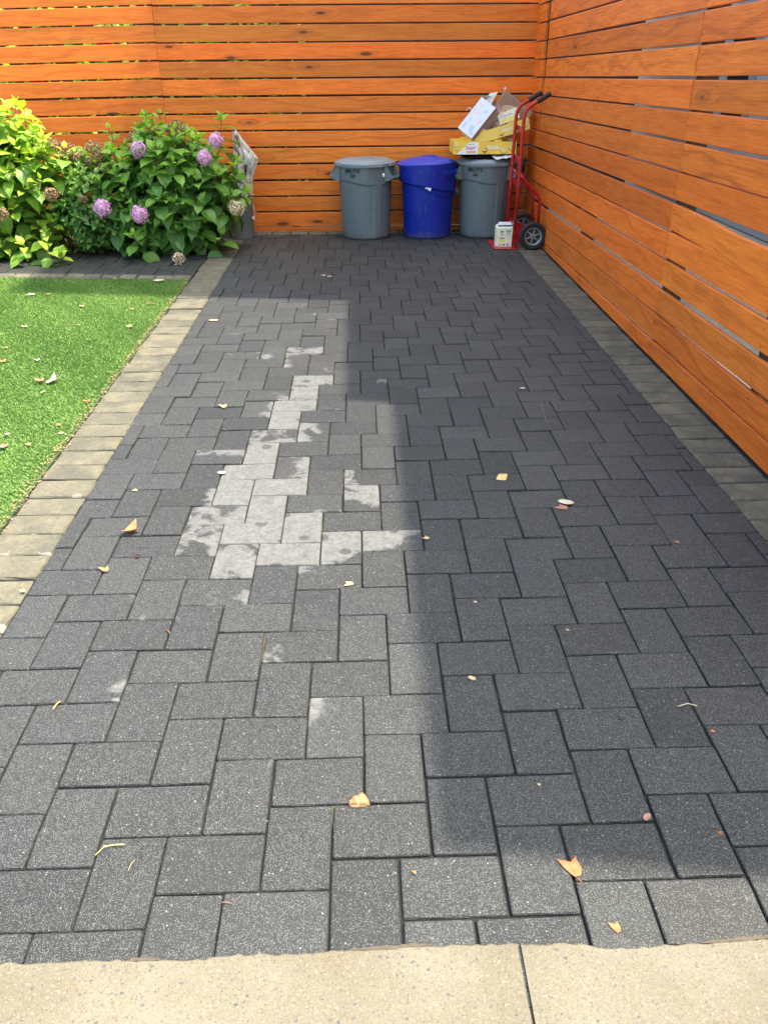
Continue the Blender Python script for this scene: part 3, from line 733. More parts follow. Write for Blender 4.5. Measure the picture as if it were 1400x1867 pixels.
# ================================================================ BINS
def collar_can(name, label, cx, cy, body_m, lid_m, style, spin=0):
    t = thing(name, label, 'trash can', (cx, cy, 0))
    NT_, NZ = 180, 150
    H = .690
    vs = []
    def sm(x, a, b): 
        q = min(1, max(0, (x - a) / (b - a))); return q * q * (3 - 2 * q)
    for i in range(NZ + 1):
        z = .004 + (H - .004) * i / NZ
        for k in range(NT_):
            th = 2 * math.pi * k / NT_
            # front of the can faces -Y : angle from the front, positive to the viewer's right
            a = (math.degrees(th) + 90 + 180) % 360 - 180
            r = .236 + (.262 - .236) * (z / .55)
            if z < .02: r -= (.02 - z) * .5
            if style == 'grey':
                aa = ((a - 28 + 90) % 180) - 90              # ribs repeat on both sides
                zc = .545 - .035 * sm(a, -50, 10) if -120 < a < 60 else .525
                st = sm(z, zc - .006, zc + .006) * .0085
                rib = sm(10.5 - abs(aa), 0, 1.6) * .008
                r += max(st, rib)
                if z > .66: r += .004
            else:
                zc = .520 - .085 * sm(a, -60, 75)
                st = sm(z, zc - .010, zc + .004)
                band = sm(z, zc - .012 - .055 * sm(a, -50, 40), zc - .008 - .055 * sm(a, -50, 40)) * .004
                r += max(st * .021, band)
                # arched panel low on the left
                px = (a + 52) / 24.0; top = .235
                ins = (abs(px) < 1) and (z < top - .05 * (max(0, px) ** 3) * 1.2 - (.04 * px * px if px > 0 else 0))
                if a < -28 and ins: r -= .005
            vs.append((r * math.cos(th), r * math.sin(th), z))
    fs = [(i * NT_ + k, i * NT_ + (k + 1) % NT_, (i + 1) * NT_ + (k + 1) % NT_, (i + 1) * NT_ + k) for i in range(NZ) for k in range(NT_)]
    mb = MB(); mb.add(vs, fs, 0, None, True)
    mb.add([(.236 * math.cos(2 * math.pi * k / 40), .236 * math.sin(2 * math.pi * k / 40), .006) for k in range(40)], [tuple(range(40))[::-1]])
    body = mb.build('body', MAT[body_m], t)
    # lid
    mb = MB()
    if style == 'grey':
        prof = [(.268, .672), (.284, .672), (.287, .676), (.287, .688), (.292, .690), (.293, .700), (.290, .706), (.262, .711), (.257, .719), (.236, .723), (.232, .727), (.10, .732), (.001, .733)]
        rot = None
        mb.lathe(prof, (0, 0, 0), 120, 0, rot)
        for ang in (-112, -68, 20, 68, 112, 160, -160):      # lugs round the rim
            th = R_(ang - 90)
            mb.box((.286 * math.cos(th), .286 * math.sin(th), .689), (.022, .15, .024), 0, rot=Matrix.Rotation(th, 3, 'Z'))
        mb.box((.0, .0, .735), (.17, .06, .006), 0)
    else:
        prof = [(.262, .668), (.283, .668), (.287, .672), (.290, .680), (.290, .686), (.276, .692), (.268, .692), (.262, .700), (.20, .720), (.12, .734), (.001, .740)]
        rot = Matrix.Rotation(R_(-2.0), 3, 'Y') @ Matrix.Rotation(R_(-1), 3, 'X')
        mb.lathe(prof, (0, 0, .004), 120, 0, rot)
        # two moulded ridges sweeping over the right half of the lid
        for (x0, sw) in ((.03, .30), (.10, .16)):
            pts = []
            for q in range(14):
                f = q / 13; yy = .20 - .36 * f if x0 < .05 else .215 - .22 * f
                xx = x0 - .06 + sw * f * .45
                rr = math.hypot(xx, yy); zz = np.interp(rr, [0, .12, .20, .262], [.744, .738, .724, .705])
                p = rot @ Vector((xx, yy, zz + .001)); pts.append((p.x, p.y, p.z + .003))
            mb.tube(pts, [.002] + [.005] * 12 + [.002], 8)
    lid = mb.build('lid', MAT[lid_m], t, auto=35)
    # handles
    for sgn in ((-1, 1)):
        mb = MB()
        if style == 'grey':
            base = 62 if sgn > 0 else -84
            A = R_(base - 90)
        else:
            base = 42 if sgn > 0 else -138
            A = R_(base - 90)
        rot = Matrix.Rotation(A, 3, 'Z')                      # local +X = outwards
        def L(x, y, z): return rot @ Vector((x, y, z))
        if style == 'grey':
            r0, r1 = .262, .330; hw = .095
            # flared shelf: outer lip, two cheeks, curled bottom
            for s in (-1, 1):
                vsq = [L(r0, s * hw, .668), L(r0 + .02, s * hw, .668), L(r1 + .004, s * hw * .92, .592), L(r1 - .01, s * hw * .92, .560), L(r0, s * hw, .540)]
                vs2 = [v + L(0, -s * .008, 0) for v in vsq]
                n = 5; mb.add([*vsq, *vs2], [tuple(range(n)), tuple(range(n, 2 * n))[::-1]] + [(k, (k + 1) % n, n + (k + 1) % n, n + k) for k in range(n)])
            mb.tube([L(r1 - .004, -hw * .93, .578), L(r1 + .004, -hw * .5, .574), L(r1 + .006, 0, .572), L(r1 + .004, hw * .5, .574), L(r1 - .004, hw * .93, .578)], .016, 12)
            sh = [L(r0 - .004, -hw, .548), L(r1 - .006, -hw * .9, .563), L(r1 - .006, hw * .9, .563), L(r0 - .004, hw, .548)]
            s2 = [v + Vector((0, 0, -.010)) for v in sh]
            mb.add([*sh, *s2], [(0, 1, 2, 3), (7, 6, 5, 4), (0, 4, 5, 1), (1, 5, 6, 2), (2, 6, 7, 3), (3, 7, 4, 0)])
        else:
            r0, r1 = .262, .312; hw = .072
            for s in (-1, 1):
                mb.box(L((r0 + r1) / 2, s * hw, .628), (r1 - r0 + .01, .010, .034), 0, rot=rot)
            mb.box(L(r1, 0, .622), (.016, hw * 2, .030), 0, rot=rot)
        mb.build('handle', MAT[body_m], t, bevel=.002)
    # dark hollow behind the handle is just shade from the geometry
    return t, body

def text_mesh(txt, size, extr=.0006, font=None):
    c = bpy.data.curves.new('t', 'FONT'); c.body = txt; c.size = size; c.align_x = 'CENTER'; c.align_y = 'CENTER'; c.extrude = extr; c.resolution_u = 2
    c.offset = size * .018
    o = bpy.data.objects.new('t', c); C.objects.link(o)
    dg = bpy.context.evaluated_depsgraph_get(); me = bpy.data.meshes.new_from_object(o.evaluated_get(dg))
    vs = [v.co.copy() for v in me.vertices]; fs = [tuple(p.vertices) for p in me.polygons]
    bpy.data.objects.remove(o); bpy.data.curves.remove(c); bpy.data.meshes.remove(me); return vs, fs
def on_cyl(vs, a0, z0, r):       # wrap flat lettering round a can, a0 in degrees right of front
    out = []
    for v in vs:
        th = R_(a0 - 90) + v.x / r
        rr = r + v.z + .0016
        out.append((rr * math.cos(th), rr * math.sin(th), z0 + v.y))
    return out
def rrect(w_, h_, n=1, z=0, split=10):
    vs = [(-w_ / 2 + w_ * k / split, s * h_ / 2, z) for k in range(split + 1) for s in (-1, 1)]
    return [Vector(v) for v in vs], [(2 * k, 2 * k + 2, 2 * k + 3, 2 * k + 1) for k in range(split)]
def can_print(t, body, a0):
    mb = MB()
    vs, fs = text_mesh('BRUTE', .047); vs = [Vector((v.x * 1.12, v.y, v.z)) for v in vs]
    mb.add(on_cyl(vs, a0, .641, .2795), fs, 0)
    vs, fs = rrect(.050, .027); mb.add(on_cyl(vs, a0 + 1, .600, .2770), fs, 0)
    for dy, w2 in ((.006, .036), (-.001, .036)):
        vs, fs = rrect(w2, .0022, z=.0008); mb.add(on_cyl(vs, a0 + 1, .600 + dy, .2770), fs, 1)
    mb.build('lettering', [MAT['black'], MAT['grey']], t)
g1, bd = collar_can('trash_can', 'grey round lidded trash can standing alone left of the blue one', .067, 8.585, 'grey', 'greylid', 'grey')
can_print(g1, bd, -27)
mb = MB()    # torn white tag hanging in the handle opening
for k in range(7):
    a = rng.uniform(0, 6.28)
    vs = [Vector((.270 * math.cos(R_(40 - 90)), .270 * math.sin(R_(40 - 90)) - .012, .60)) + Vector((rng.uniform(-.014, .014), rng.uniform(-.006, .002), rng.uniform(-.022, .022))) for _ in range(3)]
    mb.add(vs, [(0, 1, 2)])
mb.build('torn_label', MAT['white'], g1)
g2, bd = collar_can('trash_can', 'blue round trash can with white paint splashes, between the two grey cans', .690, 8.575, 'blue', 'bluelid', 'blue')
mb = MB(); mbs = MB()
for (dx, dz, s) in ((-.006, .004, .013), (.004, .010, .011), (.010, 0, .010), (0.002, -.008, .010), (.007, -.016, .006), (-.026, .004, .006), (-.034, .006, .004), (-.066, .052, .0045)):
    n = 9; vs = [Vector((dx + s * (1 + rng.uniform(-.25, .25)) * math.cos(k * 6.283 / n), dz + s * (1 + rng.uniform(-.25, .25)) * math.sin(k * 6.283 / n), rng.uniform(0, .0004))) for k in range(n)]
    (mb if dx > -.05 else mbs).add(on_cyl(vs, -2, .482, .2765), [tuple(range(n))])
mb.build('paint_splash', MAT['white'], g2); mbs.build('paint_splash', MAT['white'], g2)
g3, bd = collar_can('trash_can', 'grey round trash can in the corner piled with cardboard boxes', 1.262, 8.585, 'grey', 'greylid', 'grey')
can_print(g3, bd, -30)

# ================================================================ RUBBISH ON THE THIRD BIN
def frame_of(a, b_):            # orthonormal axes from two rough ones
    a = Vector(a).normalized(); b_ = Vector(b_); b_ = (b_ - a * b_.dot(a)).normalized(); return a, b_, a.cross(b_)
def quad(mb, o, a, b_, n, u0, v0, u1, v1, mat, lift=.0012):
    vs = [o + a * u0 + b_ * v0, o + a * u1 + b_ * v0, o + a * u1 + b_ * v1, o + a * u0 + b_ * v1]
    mb.add([v + n * lift for v in vs], [(0, 1, 2, 3)], mat)
def disc(mb, o, a, b_, n, u, v, r, mat, lift=.0014, ry=None, k=18, a0=0, a1=6.2832):
    ry = ry or r; vs = [o + a * (u + r * math.cos(a0 + (a1 - a0) * i / k)) + b_ * (v + ry * math.sin(a0 + (a1 - a0) * i / k)) + n * lift for i in range(k + 1)]
    mb.add(vs, [tuple(range(k + 1))], mat)
def put_text(mb, o, a, b_, n, txt, size, u, v, mat, lift=.0018, sx=1):
    vs, fs = text_mesh(txt, size, 0); mb.add([o + a * (u + q.x * sx) + b_ * (v + q.y) + n * lift for q in vs], fs, mat)

def tray(name, label, o, a, up, wdt, dep, hgt_, printed=True):
    """open fruit tray: o = lower left front corner, a = along the front, up = up"""
    a, up, n_ = frame_of(a, up); back = up.cross(a).normalized()      # away from the viewer
    if back.y < 0: back = -back
    front = -back
    t = thing(name, label, 'fruit tray', o)
    O = Vector((0, 0, 0)); th = .004
    mb = MB()
    def slabq(P, U, Vv, Nn, mat=0):
        vs = [P, P + U, P + U + Vv, P + Vv]; vs += [v + Nn * th for v in vs]
        mb.add(vs, [(0, 1, 2, 3), (7, 6, 5, 4), (0, 4, 5, 1), (1, 5, 6, 2), (2, 6, 7, 3), (3, 7, 4, 0)], mat)
    slabq(O, a * wdt, back * dep, up)
    for (P, U) in ((O, a * wdt), (O + back * (dep - th), a * wdt)):
        slabq(P, U, up * hgt_ * .97, back)
        # stacking tabs and notch lips along the top edge
        for (u0, u1, h2) in ((.17, .27, .014), (.64, .76, .018)):
            slabq(P + U.normalized() * wdt * u0 + up * hgt_ * .97, a * wdt * (u1 - u0), up * h2, back)
    slabq(O + back * th, back * (dep - 2 * th), up * hgt_ * .97, a)
    slabq(O + a * (wdt - th) + back * th, back * (dep - 2 * th), up * hgt_ * .97, a)
    body = mb.build('tray_body', [MAT['yellow']], t)
    mb = MB(); F = O; n = front
    H_ = hgt_
    M_ = [MAT[k] for k in ('yellow2', 'white', 'redink', 'orange', 'browncrust', 'greenink', 'kraftd')]
    # white swoosh panel with the red name and green leaves, orange line below
    vs = [(.035, .004), (.235, .004), (.235, H_ * .93), (.150, H_ * .93), (.115, H_ * .70), (.080, H_ * .38)]
    if printed:
        mb.add([F + a * x + up * z + n * .0012 for x, z in vs], [tuple(range(len(vs)))], 1)
        put_text(mb, F, a, up, n, 'Zespri', .040, .160, H_ * .52, 2, sx=.92)
        for dx in (-.022, 0, .022): disc(mb, F, a, up, n, .165 + dx, H_ * .76, .006, 5, k=8)
        quad(mb, F, a, up, n, .125, H_ * .16, .215, H_ * .27, 3, .0018)
    if not printed: quad(mb, F, a, up, n, .003, .003, wdt - .003, H_ * .94, 0, .0006)
    # kiwifruit halves
    for (u, v, r) in ((.030, H_ * .75, .024), (.030, H_ * .45, .016), (wdt * .80, H_ * .40, .033), (wdt * .93, H_ * .62, .034)):
        disc(mb, F, a, up, n, u, v - .004, r * 1.06, 4, .0012); disc(mb, F, a, up, n, u, v, r, 0, .0016)
        disc(mb, F, a, up, n, u, v, r * .36, 3, .0020); disc(mb, F, a, up, n, u, v, r * .22, 1, .0024)
    mb.add([F + a * x + up * z + n * .0014 for x, z in ((.268, H_ * .36), (.295, H_ * .08), (.330, H_ * .34))], [(0, 1, 2)], 4)
    disc(mb, F, a, up, n, .296, H_ * .42, .026, 0, .0018, ry=.018)
    for (v, ww) in ((.55, .10), (.42, .145)):
        k = 0; u = wdt * .62 - ww / 2
        while u < wdt * .62 + ww / 2:
            q = rng.uniform(.006, .012); quad(mb, F, a, up, n, u, H_ * v, u + q, H_ * (v + .09), 1, .0018); u += q + .004
    mb.build('print', M_, t)
    return t
tray('fruit_tray', 'yellow kiwifruit tray with white swoosh lying level across the corner can', Vector((.912, 8.37, .772)), (1, .0, .0), (0, 0, 1), .600, .40, .117)
tray('fruit_tray', 'second yellow kiwifruit tray, tilted up to the right behind the level one', Vector((1.10, 8.46, .838)), (.93, .07, .24), (-.24, .0, .93), .58, .30, .105, printed=False)

def carton(name, label, o, a, b_, la, lb, lc, mat, cat='box'):
    a, b_, c = frame_of(a, b_); c = -c          # c points away from the printed face
    t = thing(name, label, cat, o)
    mb = MB(); O = Vector((0, 0, 0)); A, B, Cc = a * la, b_ * lb, c * lc
    vs = [O, O + A, O + A + B, O + B]; vs += [v + Cc for v in vs]
    fs = [(0, 1, 2, 3), (7, 6, 5, 4), (0, 4, 5, 1), (1, 5, 6, 2), (2, 6, 7, 3), (3, 7, 4, 0)]
    mb.add(vs, fs, 0)
    return t, mb, O, a, b_, c
# white shipping box on its corner: label face A-B-C-D towards the camera and left
D0 = yp(859, 253, 8.42)
a = (.26, .03, .305); bb = (-.107, .14, .10)
t, mb, O, A, B, N = carton('shipping_box', 'white mailing box with maroon stripes standing tilted in the trays', D0, a, bb, .345, .205, .185, 'paper')
# frame_of gives N = A x B ; label face is the O,A,B face (outer normal -N)
mb.build('carton', [MAT['paper']], t, bevel=.004)
nn = -N
mb = MB()
for (u, v, w2, h2, m) in ((.03, .15, .06, .025, 0), (.10, .14, .05, .012, 2), (.13, .03, .05, .03, 1), (.20, .11, .035, .03, 1), (.25, .04, .03, .03, 2), (.05, .05, .05, .05, 2), (.28, .12, .02, .05, 1), (.17, .17, .08, .01, 1), (.02, .02, .03, .05, 2)):
    quad(mb, O, A, B, nn, u, v, u + w2, v + h2, m)
quad(mb, O, A, B, nn, .004, .004, .341, .201, 3, .0006)
disc(mb, O, A, B, nn, .19, .06, .014, 1); disc(mb, O, A, B, nn, .19, .06, .010, 3, .0018)
mb.build('print', [MAT['blueink'], MAT['pinkink'], MAT['blueink'], MAT['paper'], MAT['maroon'], MAT['paper2']], t); mb = MB()
# side face (O, A, N) : maroon double rule and grey face
ns = -B
quad(mb, O, A, N, ns, .004, .006, .341, .179, 5, .0008)
for (v0, v1) in ((.010, .016), (.019, .025), (.150, .156), (.159, .163)): quad(mb, O, A, N, ns, .0, v0, .345, v1, 4)
for (u, v, w2) in ((.06, .045, .05), (.06, .060, .03), (.18, .130, .09), (.02, .035, .06)):
    k = u
    while k < u + w2: quad(mb, O, A, N, ns, k, v, k + .006, v + .010, 4); k += .009
mb.build('print', [MAT['blueink'], MAT['pinkink'], MAT['blueink'], MAT['paper'], MAT['maroon'], MAT['paper2']], t)
mb = MB(); vs = []      # loose flap and tape curl at the open upper end
e = O + A * .345
mb.add([e, e + N * .185, e + N * .17 + A * .055 + B * .03, e + N * .01 + A * .05 + B * .02], [(0, 1, 2, 3)], 0)
mb.add([e + B * .205, e + B * .205 + N * .185, e + B * .13 + N * .17 + A * .06, e + B * .14 + A * .05], [(0, 1, 2, 3)], 0)
mb.build('flap', MAT['paper'], t)
mb = MB(); p = O + A * .20 + B * .205; mb.tube([p, p + B * .03 + A * .01, p + B * .045 - A * .01, p + B * .04 - A * .04], [.006, .004, .003, .002], 6); mb.build('tape', MAT['paper'], t)
# pizza box on its corner, printed lid facing out
ap = Vector(yp(921, 164, 8.60))
a = Vector((-.147, -.05, -.203)); bb = Vector((.163, -.02, -.135))
a_, b__, n_ = frame_of(a, bb)
t, mb, O, A, B, N = carton('pizza_box', 'brown pizza box with red check print standing on one corner atop the pile', ap, a, bb, .33, .33, .045, 'kraft')
nf = -N
mb.build('carton', [MAT['kraft']], t)
mb = MB()
cx_, cy_ = .185, .165
for i in range(30):
    for j in range(30):
        u, v = .012 + i * .0108, .012 + j * .0108
        if (i + j) % 2: continue
        d = math.hypot(u - cx_, v - cy_)
        if .128 < d < .175 or (d > .128 and u + v < .16): quad(mb, O, A, B, nf, u, v, u + .0085, v + .0085, 0)
disc(mb, O, A, B, nf, cx_, cy_, .124, 1, .0010, k=30); disc(mb, O, A, B, nf, cx_, cy_, .120, 2, .0014, k=30)
for (u, v, wv) in ((.14, .10, .10), (.165, .10, .11), (.19, .12, .09), (.215, .11, .07)):
    k = v
    while k < v + wv: q = rng.uniform(.010, .02); quad(mb, O, A, B, nf, u, k, u + .012, k + q, 1, .002); k += q + .006
disc(mb, O, A, B, nf, .245, .09, .022, 1, .002, k=10)
mb.build('print', [MAT['maroon'], MAT['maroon'], MAT['kraftd']], t)
mb = MB(); mb.add([O - B * .002, O + A * .33 - B * .002, O + A * .33 - B * .002 + (-nf) * .045, O - B * .002 + (-nf) * .045], [(0, 1, 2, 3)], 0)
mb.add([O + A * -.002, O - A * .002 + (-nf) * .05, O - A * .022 + (-nf) * .055 - B * .02, O - A * .028 - B * .012], [(0, 1, 2, 3)], 1)
mb.build('side_panel', [MAT['kraftd'], MAT['paper']], t)
# pale flat box between them
P0 = Vector(yp(912, 228, 8.50))
t, mb, O, A, B, N = carton('carton', 'pale cream and yellow carton wedged below the pizza box', P0, (.185, .03, .06), (-.028, .02, .095), .20, .098, .06, 'cream')
mb.build('carton_body', [MAT['cream']], t, bevel=.002)
mb = MB(); nf2 = -N
for (u, v, w2, h2, m) in ((.015, .012, .06, .03, 0), (.085, .012, .095, .025, 1), (.01, .055, .13, .010, 2), (.015, .078, .05, .012, 3)):
    quad(mb, O, A, B, nf2, u, v, u + w2, v + h2, m)
mb.build('print', [MAT['yellow2'], MAT['brightyel'], MAT['blueink'], MAT['pinkink']], t)
# crumpled film / paper / bags
def crumple(name, label, cat, pts, mat, n=26, amp=.02, seed=1, th=.0):
    """a wrinkled sheet: bilinear patch over 4 corners with folds"""
    g = random.Random(seed); c = [Vector(p) for p in pts]
    nrm = (c[1] - c[0]).cross(c[3] - c[0]).normalized()
    waves = [(g.uniform(2, 9), g.uniform(-7, 7), g.uniform(0, 6.28), g.uniform(.3, 1)) for _ in range(7)]
    vs = []
    for i in range(n + 1):
        for j in range(n + 1):
            u, v = i / n, j / n
            p = (c[0] * (1 - u) + c[1] * u) * (1 - v) + (c[3] * (1 - u) + c[2] * u) * v
            h_ = sum(a4 * (abs(math.sin(a1 * u * 3.1 + a2 * v * 1.6 + a3)) - .5) for a1, a2, a3, a4 in waves) / 3.2
            vs.append(p + nrm * h_ * amp + Vector((g.uniform(-1, 1), g.uniform(-1, 1), g.uniform(-1, 1))) * amp * .06)
    mb = MB(); o = sum(c, Vector()) / 4
    mb.add([v - o for v in vs], [(i * (n + 1) + j, (i + 1) * (n + 1) + j, (i + 1) * (n + 1) + j + 1, i * (n + 1) + j + 1) for i in range(n) for j in range(n)], 0, None, False)
    ob = mb.build(name, MAT[mat]); ob.location = o
    sm = ob.modifiers.new('solid', 'SOLIDIFY'); sm.thickness = .0015
    return tag(ob, label, cat)
crumple('plastic_bag', 'black plastic bag squashed flat between the yellow tray and the corner can lid', 'bag',
        [(1.0, 8.36, .742), (1.50, 8.36, .748), (1.50, 8.78, .752), (1.0, 8.78, .750)], 'blackbag', amp=.030, seed=4)
crumple('paper_sheet', 'white paper sheet poking out under the right end of the level yellow tray', 'paper',
        [(1.31, 8.28, .736), (1.50, 8.30, .755), (1.53, 8.42, .766), (1.28, 8.42, .758)], 'paper', n=10, amp=.012, seed=8)
crumple('crumpled_paper', 'crumpled off-white paper tucked between the mailing box and the pizza box', 'paper',
        [yp(882, 190, 8.55), yp(893, 195, 8.53), yp(907, 168, 8.60), yp(892, 171, 8.62)], 'film', n=14, amp=.03, seed=3)
crumple('cardboard_scrap', 'dark cardboard scrap with a pale edge behind the pizza box', 'cardboard',
        [yp(925, 172, 8.72), yp(944, 176, 8.72), yp(944, 196, 8.72), yp(925, 190, 8.72)], 'kraft', n=8, amp=.01, seed=5)
crumple('black_tray', 'black plastic tray lying in the tilted yellow tray', 'tray',
        [(1.16, 8.50, .93), (1.47, 8.50, .99), (1.50, 8.64, 1.03), (1.18, 8.64, .98)], 'blackbag', n=12, amp=.012, seed=6)

# ================================================================ HAND TRUCK
ht = thing('hand_truck', 'red two-wheeled hand truck parked by the right fence in front of the corner can', 'hand truck', (1.50, 8.0, 0))
def k2(mb, name, m, bevel=None, auto=None, parent=ht):
    o = mb.build(name, m, None, bevel=bevel, auto=auto)
    if parent is ht: return keep(o, ht)
    o.parent = parent; return o
YF, YR = 7.84, 8.14
def arc(p0, p1, p2, n=6):
    p0, p1, p2 = Vector(p0), Vector(p1), Vector(p2)
    return [p0 * (1 - f) ** 2 + p1 * 2 * f * (1 - f) + p2 * f * f for f in [k / n for k in range(n + 1)]]
for Yr, bx, tx in ((YF, 1.447, 1.470), (YR, 1.428, 1.452)):
    mb = MB()
    pts = [(bx, Yr, .03), ((bx + tx) / 2, Yr, .55), (tx - .002, Yr, 1.10)] + arc((tx, Yr, 1.13), (tx + .008, Yr, 1.19), (tx + .065, Yr, 1.222)) + [(tx + .10, Yr, 1.242), (tx + .205, Yr, 1.300)]
    mb.tube(pts, .0155, 14); rail = k2(mb, 'rail', MAT['red'])
    mb = MB(); g0 = Vector((tx + .105, Yr, 1.2445)); g1_ = Vector((tx + .215, Yr, 1.3055)); n = 18
    mb.tube([g0.lerp(g1_, k / n) for k in range(n + 1)], [.0205 + .0022 * (k % 2) for k in range(n + 1)], 12)
    k2(mb, 'grip', MAT['rubber'], parent=rail)
for z, hh in ((.215, .045), (.575, .05), (.77, .05), (1.02, .045)):
    mb = MB(); x = 1.43 + .022 * z; mb.box((x + .012, (YF + YR) / 2, z), (.006, YR - YF, hh), 0); k2(mb, 'cross_strap', MAT['red'], bevel=.001)
for Yr in (YF, YR):
    mb = MB()
    pts = [(1.455, Yr, .665), (1.50, Yr, .62)] + arc((1.60, Yr, .525), (1.655, Yr, .475), (1.668, Yr, .42)) + [(1.672, Yr, .16)]
    mb.tube(pts, .0135, 12); k2(mb, 'brace', MAT['red'])
mb = MB(); mb.tube([(1.612, YF - .08, .127), (1.612, YR + .20, .127)], .010, 12); k2(mb, 'axle', MAT['metal'])
for Yr in (YF, YR):
    mb = MB(); mb.add([(1.44, Yr, .21), (1.50, Yr, .20), (1.64, Yr, .15), (1.64, Yr, .10), (1.46, Yr, .04), (1.44, Yr, .04)] + [(1.44, Yr + .006, .21), (1.50, Yr + .006, .20), (1.64, Yr + .006, .15), (1.64, Yr + .006, .10), (1.46, Yr + .006, .04), (1.44, Yr + .006, .04)],
        [(0, 1, 2, 3, 4, 5), (11, 10, 9, 8, 7, 6)] + [(k, k + 6, (k + 1) % 6 + 6, (k + 1) % 6) for k in range(6)]); k2(mb, 'axle_bracket', MAT['red'])
# toe plate: shallow dish with clipped front corners
mb = MB()
tp = [(1.285, 7.80), (1.50, 7.78), (1.50, 8.22), (1.285, 8.22), (1.255, 8.19), (1.255, 7.84)]
top = [(x, y, .010) for x, y in tp]; bot = [(x, y, .004) for x, y in tp]
mb.add(top + bot, [tuple(range(6)), tuple(range(6, 12))[::-1]] + [(k, k + 6, (k + 1) % 6 + 6, (k + 1) % 6) for k in range(6)])
mb.box((1.452, (YF + YR) / 2, .085), (.005, YR - YF + .06, .16), 0)
k2(mb, 'toe_plate', MAT['red'], bevel=.0015)
for Yw in (7.765, YR + .165):
    rot = Matrix.Rotation(R_(90), 3, 'X'); c = (1.612, Yw, .127)
    mb = MB()
    prof = [(.078, -.018), (.084, -.022), (.112, -.026), (.120, -.024), (.1265, -.016), (.127, -.008), (.125, -.006), (.125, .006), (.127, .008), (.1265, .016), (.120, .024), (.112, .026), (.084, .022), (.078, .018), (.078, -.018)]
    mb.lathe(prof, c, 72, 0, rot); ty = k2(mb, 'wheel', MAT['rubber'], auto=40)
    mb = MB()
    prof = [(.068, -.016), (.080, -.022), (.081, -.018), (.081, .018), (.080, .022), (.068, .016), (.068, -.016)]
    mb.lathe(prof, c, 60, 0, rot)
    mb.lathe([(.024, -.028), (.026, -.010), (.026, .010), (.024, .028), (.008, .028), (.008, -.028), (.024, -.028)], c, 30, 0, rot)
    mb.lathe([(.026, -.004), (.069, -.004), (.069, .004), (.026, .004), (.026, -.004)], c, 40, 1, rot)
    for q in range(6):
        th = q * math.pi / 3 + .35
        d = Vector((math.cos(th), 0, math.sin(th)))
        rr = Matrix.Rotation(-th, 3, 'Y')
        mb.box(Vector(c) + d * .046, (.046, .026, .013), 0, rot=rr)
    k2(mb, 'rim', [MAT['rim'], MAT['darkwall']], auto=35, parent=ty)
    mb = MB(); mb.tube([(1.612, Yw - .036, .127), (1.612, Yw + .03, .127)], .009, 8); k2(mb, 'axle_nut', MAT['brass'], parent=ty)

# small carton riding on the toe plate
o = Vector((1.292, 7.885, .0115))
t = thing('carton', 'small cream carton with a yellow patch sitting on the red toe plate', 'box', o)
mb = MB(); wx, wy, hz = .152, .105, .172
vs = [(0, 0, 0), (wx, 0, 0), (wx, wy, 0), (0, wy, 0), (0, 0, hz), (wx, 0, hz), (wx, wy, hz), (0, wy, hz), (.012, .022, hz + .018), (wx - .006, .022, hz + .018), (wx - .006, wy, hz + .018), (.012, wy, hz + .018)]
mb.add(vs, [(0, 3, 2, 1), (0, 1, 5, 4), (1, 2, 6, 5), (2, 3, 7, 6), (3, 0, 4, 7), (4, 5, 9, 8), (5, 6, 10, 9), (6, 7, 11, 10), (7, 4, 8, 11), (8, 9, 10, 11)])
mb.build('carton_body', MAT['cream'], t, bevel=.0015)
mb = MB(); O = Vector((0, 0, 0)); A = Vector((1, 0, 0)); B = Vector((0, 0, 1)); N = Vector((0, -1, 0))
quad(mb, O, A, B, N, .035, .128, .066, .146, 0)
for (u, v, w2, h2, m) in ((.090, .138, .048, .009, 1), (.096, .124, .036, .006, 2), (.090, .113, .046, .003, 2), (.092, .105, .042, .003, 2), (.034, .112, .034, .006, 2), (.038, .103, .026, .003, 2),
                          (.0, .088, wx, .0016, 2), (.032, .074, .042, .007, 1), (.028, .046, .054, .024, 3), (.024, .012, .012, .012, 4), (.046, .012, .040, .012, 1), (.050, .015, .020, .006, 5), (.100, .010, .020, .020, 4)):
    quad(mb, O, A, B, N, u, v, u + w2, v + h2, m, .0015 if m != 5 else .002)
# side panel print, dark pour slot and lid flap
quad(mb, Vector((wx, 0, 0)), Vector((0, 1, 0)), B, Vector((1, 0, 0)), .012, .03, .09, .13, 6)
mb.add([(.008, .0215, hz + .0195), (wx - .004, .0215, hz + .0195), (wx - .010, .008, hz + .0085), (.016, .008, hz + .0085)], [(0, 3, 2, 1)], 7)
mb.build('print', [MAT['greenink'], MAT['black'], MAT['greyink'], MAT['brightyel'], MAT['greyink'], MAT['cream'], MAT['pinkink'], MAT['black']], t)
mb = MB(); mb.add([(.012, .022, hz + .021), (wx - .002, .022, hz + .021), (wx - .004, wy, hz + .036), (.030, wy, hz + .036)], [(0, 1, 2, 3)]); mb.build('lid_flap', MAT['paper'], t)

# poles
mb = MB(); mb.tube([(1.575, 8.62, .0), (1.642, 8.70, .50), (1.662, 8.73, .585)], .0145, 12)
p = mb.build('pole', MAT['pole']); 
pt = thing('broom_handle', 'grey metal pole with a navy grip leaning in the corner behind the hand truck', 'pole', (1.575, 8.62, 0)); keep(p, pt)
mb = MB(); mb.tube([(1.661, 8.728, .580), (1.678, 8.75, .700)], .0175, 12); keep(mb.build('grip', MAT['polecap']), pt)
mb = MB(); mb.tube([(.74, 8.855, .56), (.90, 8.85, .455), (1.12, 8.84, .31)], .022, 12)
tag(mb.build('pipe', MAT['film']), 'pale grey tube showing between the blue can and the corner can', 'pipe')

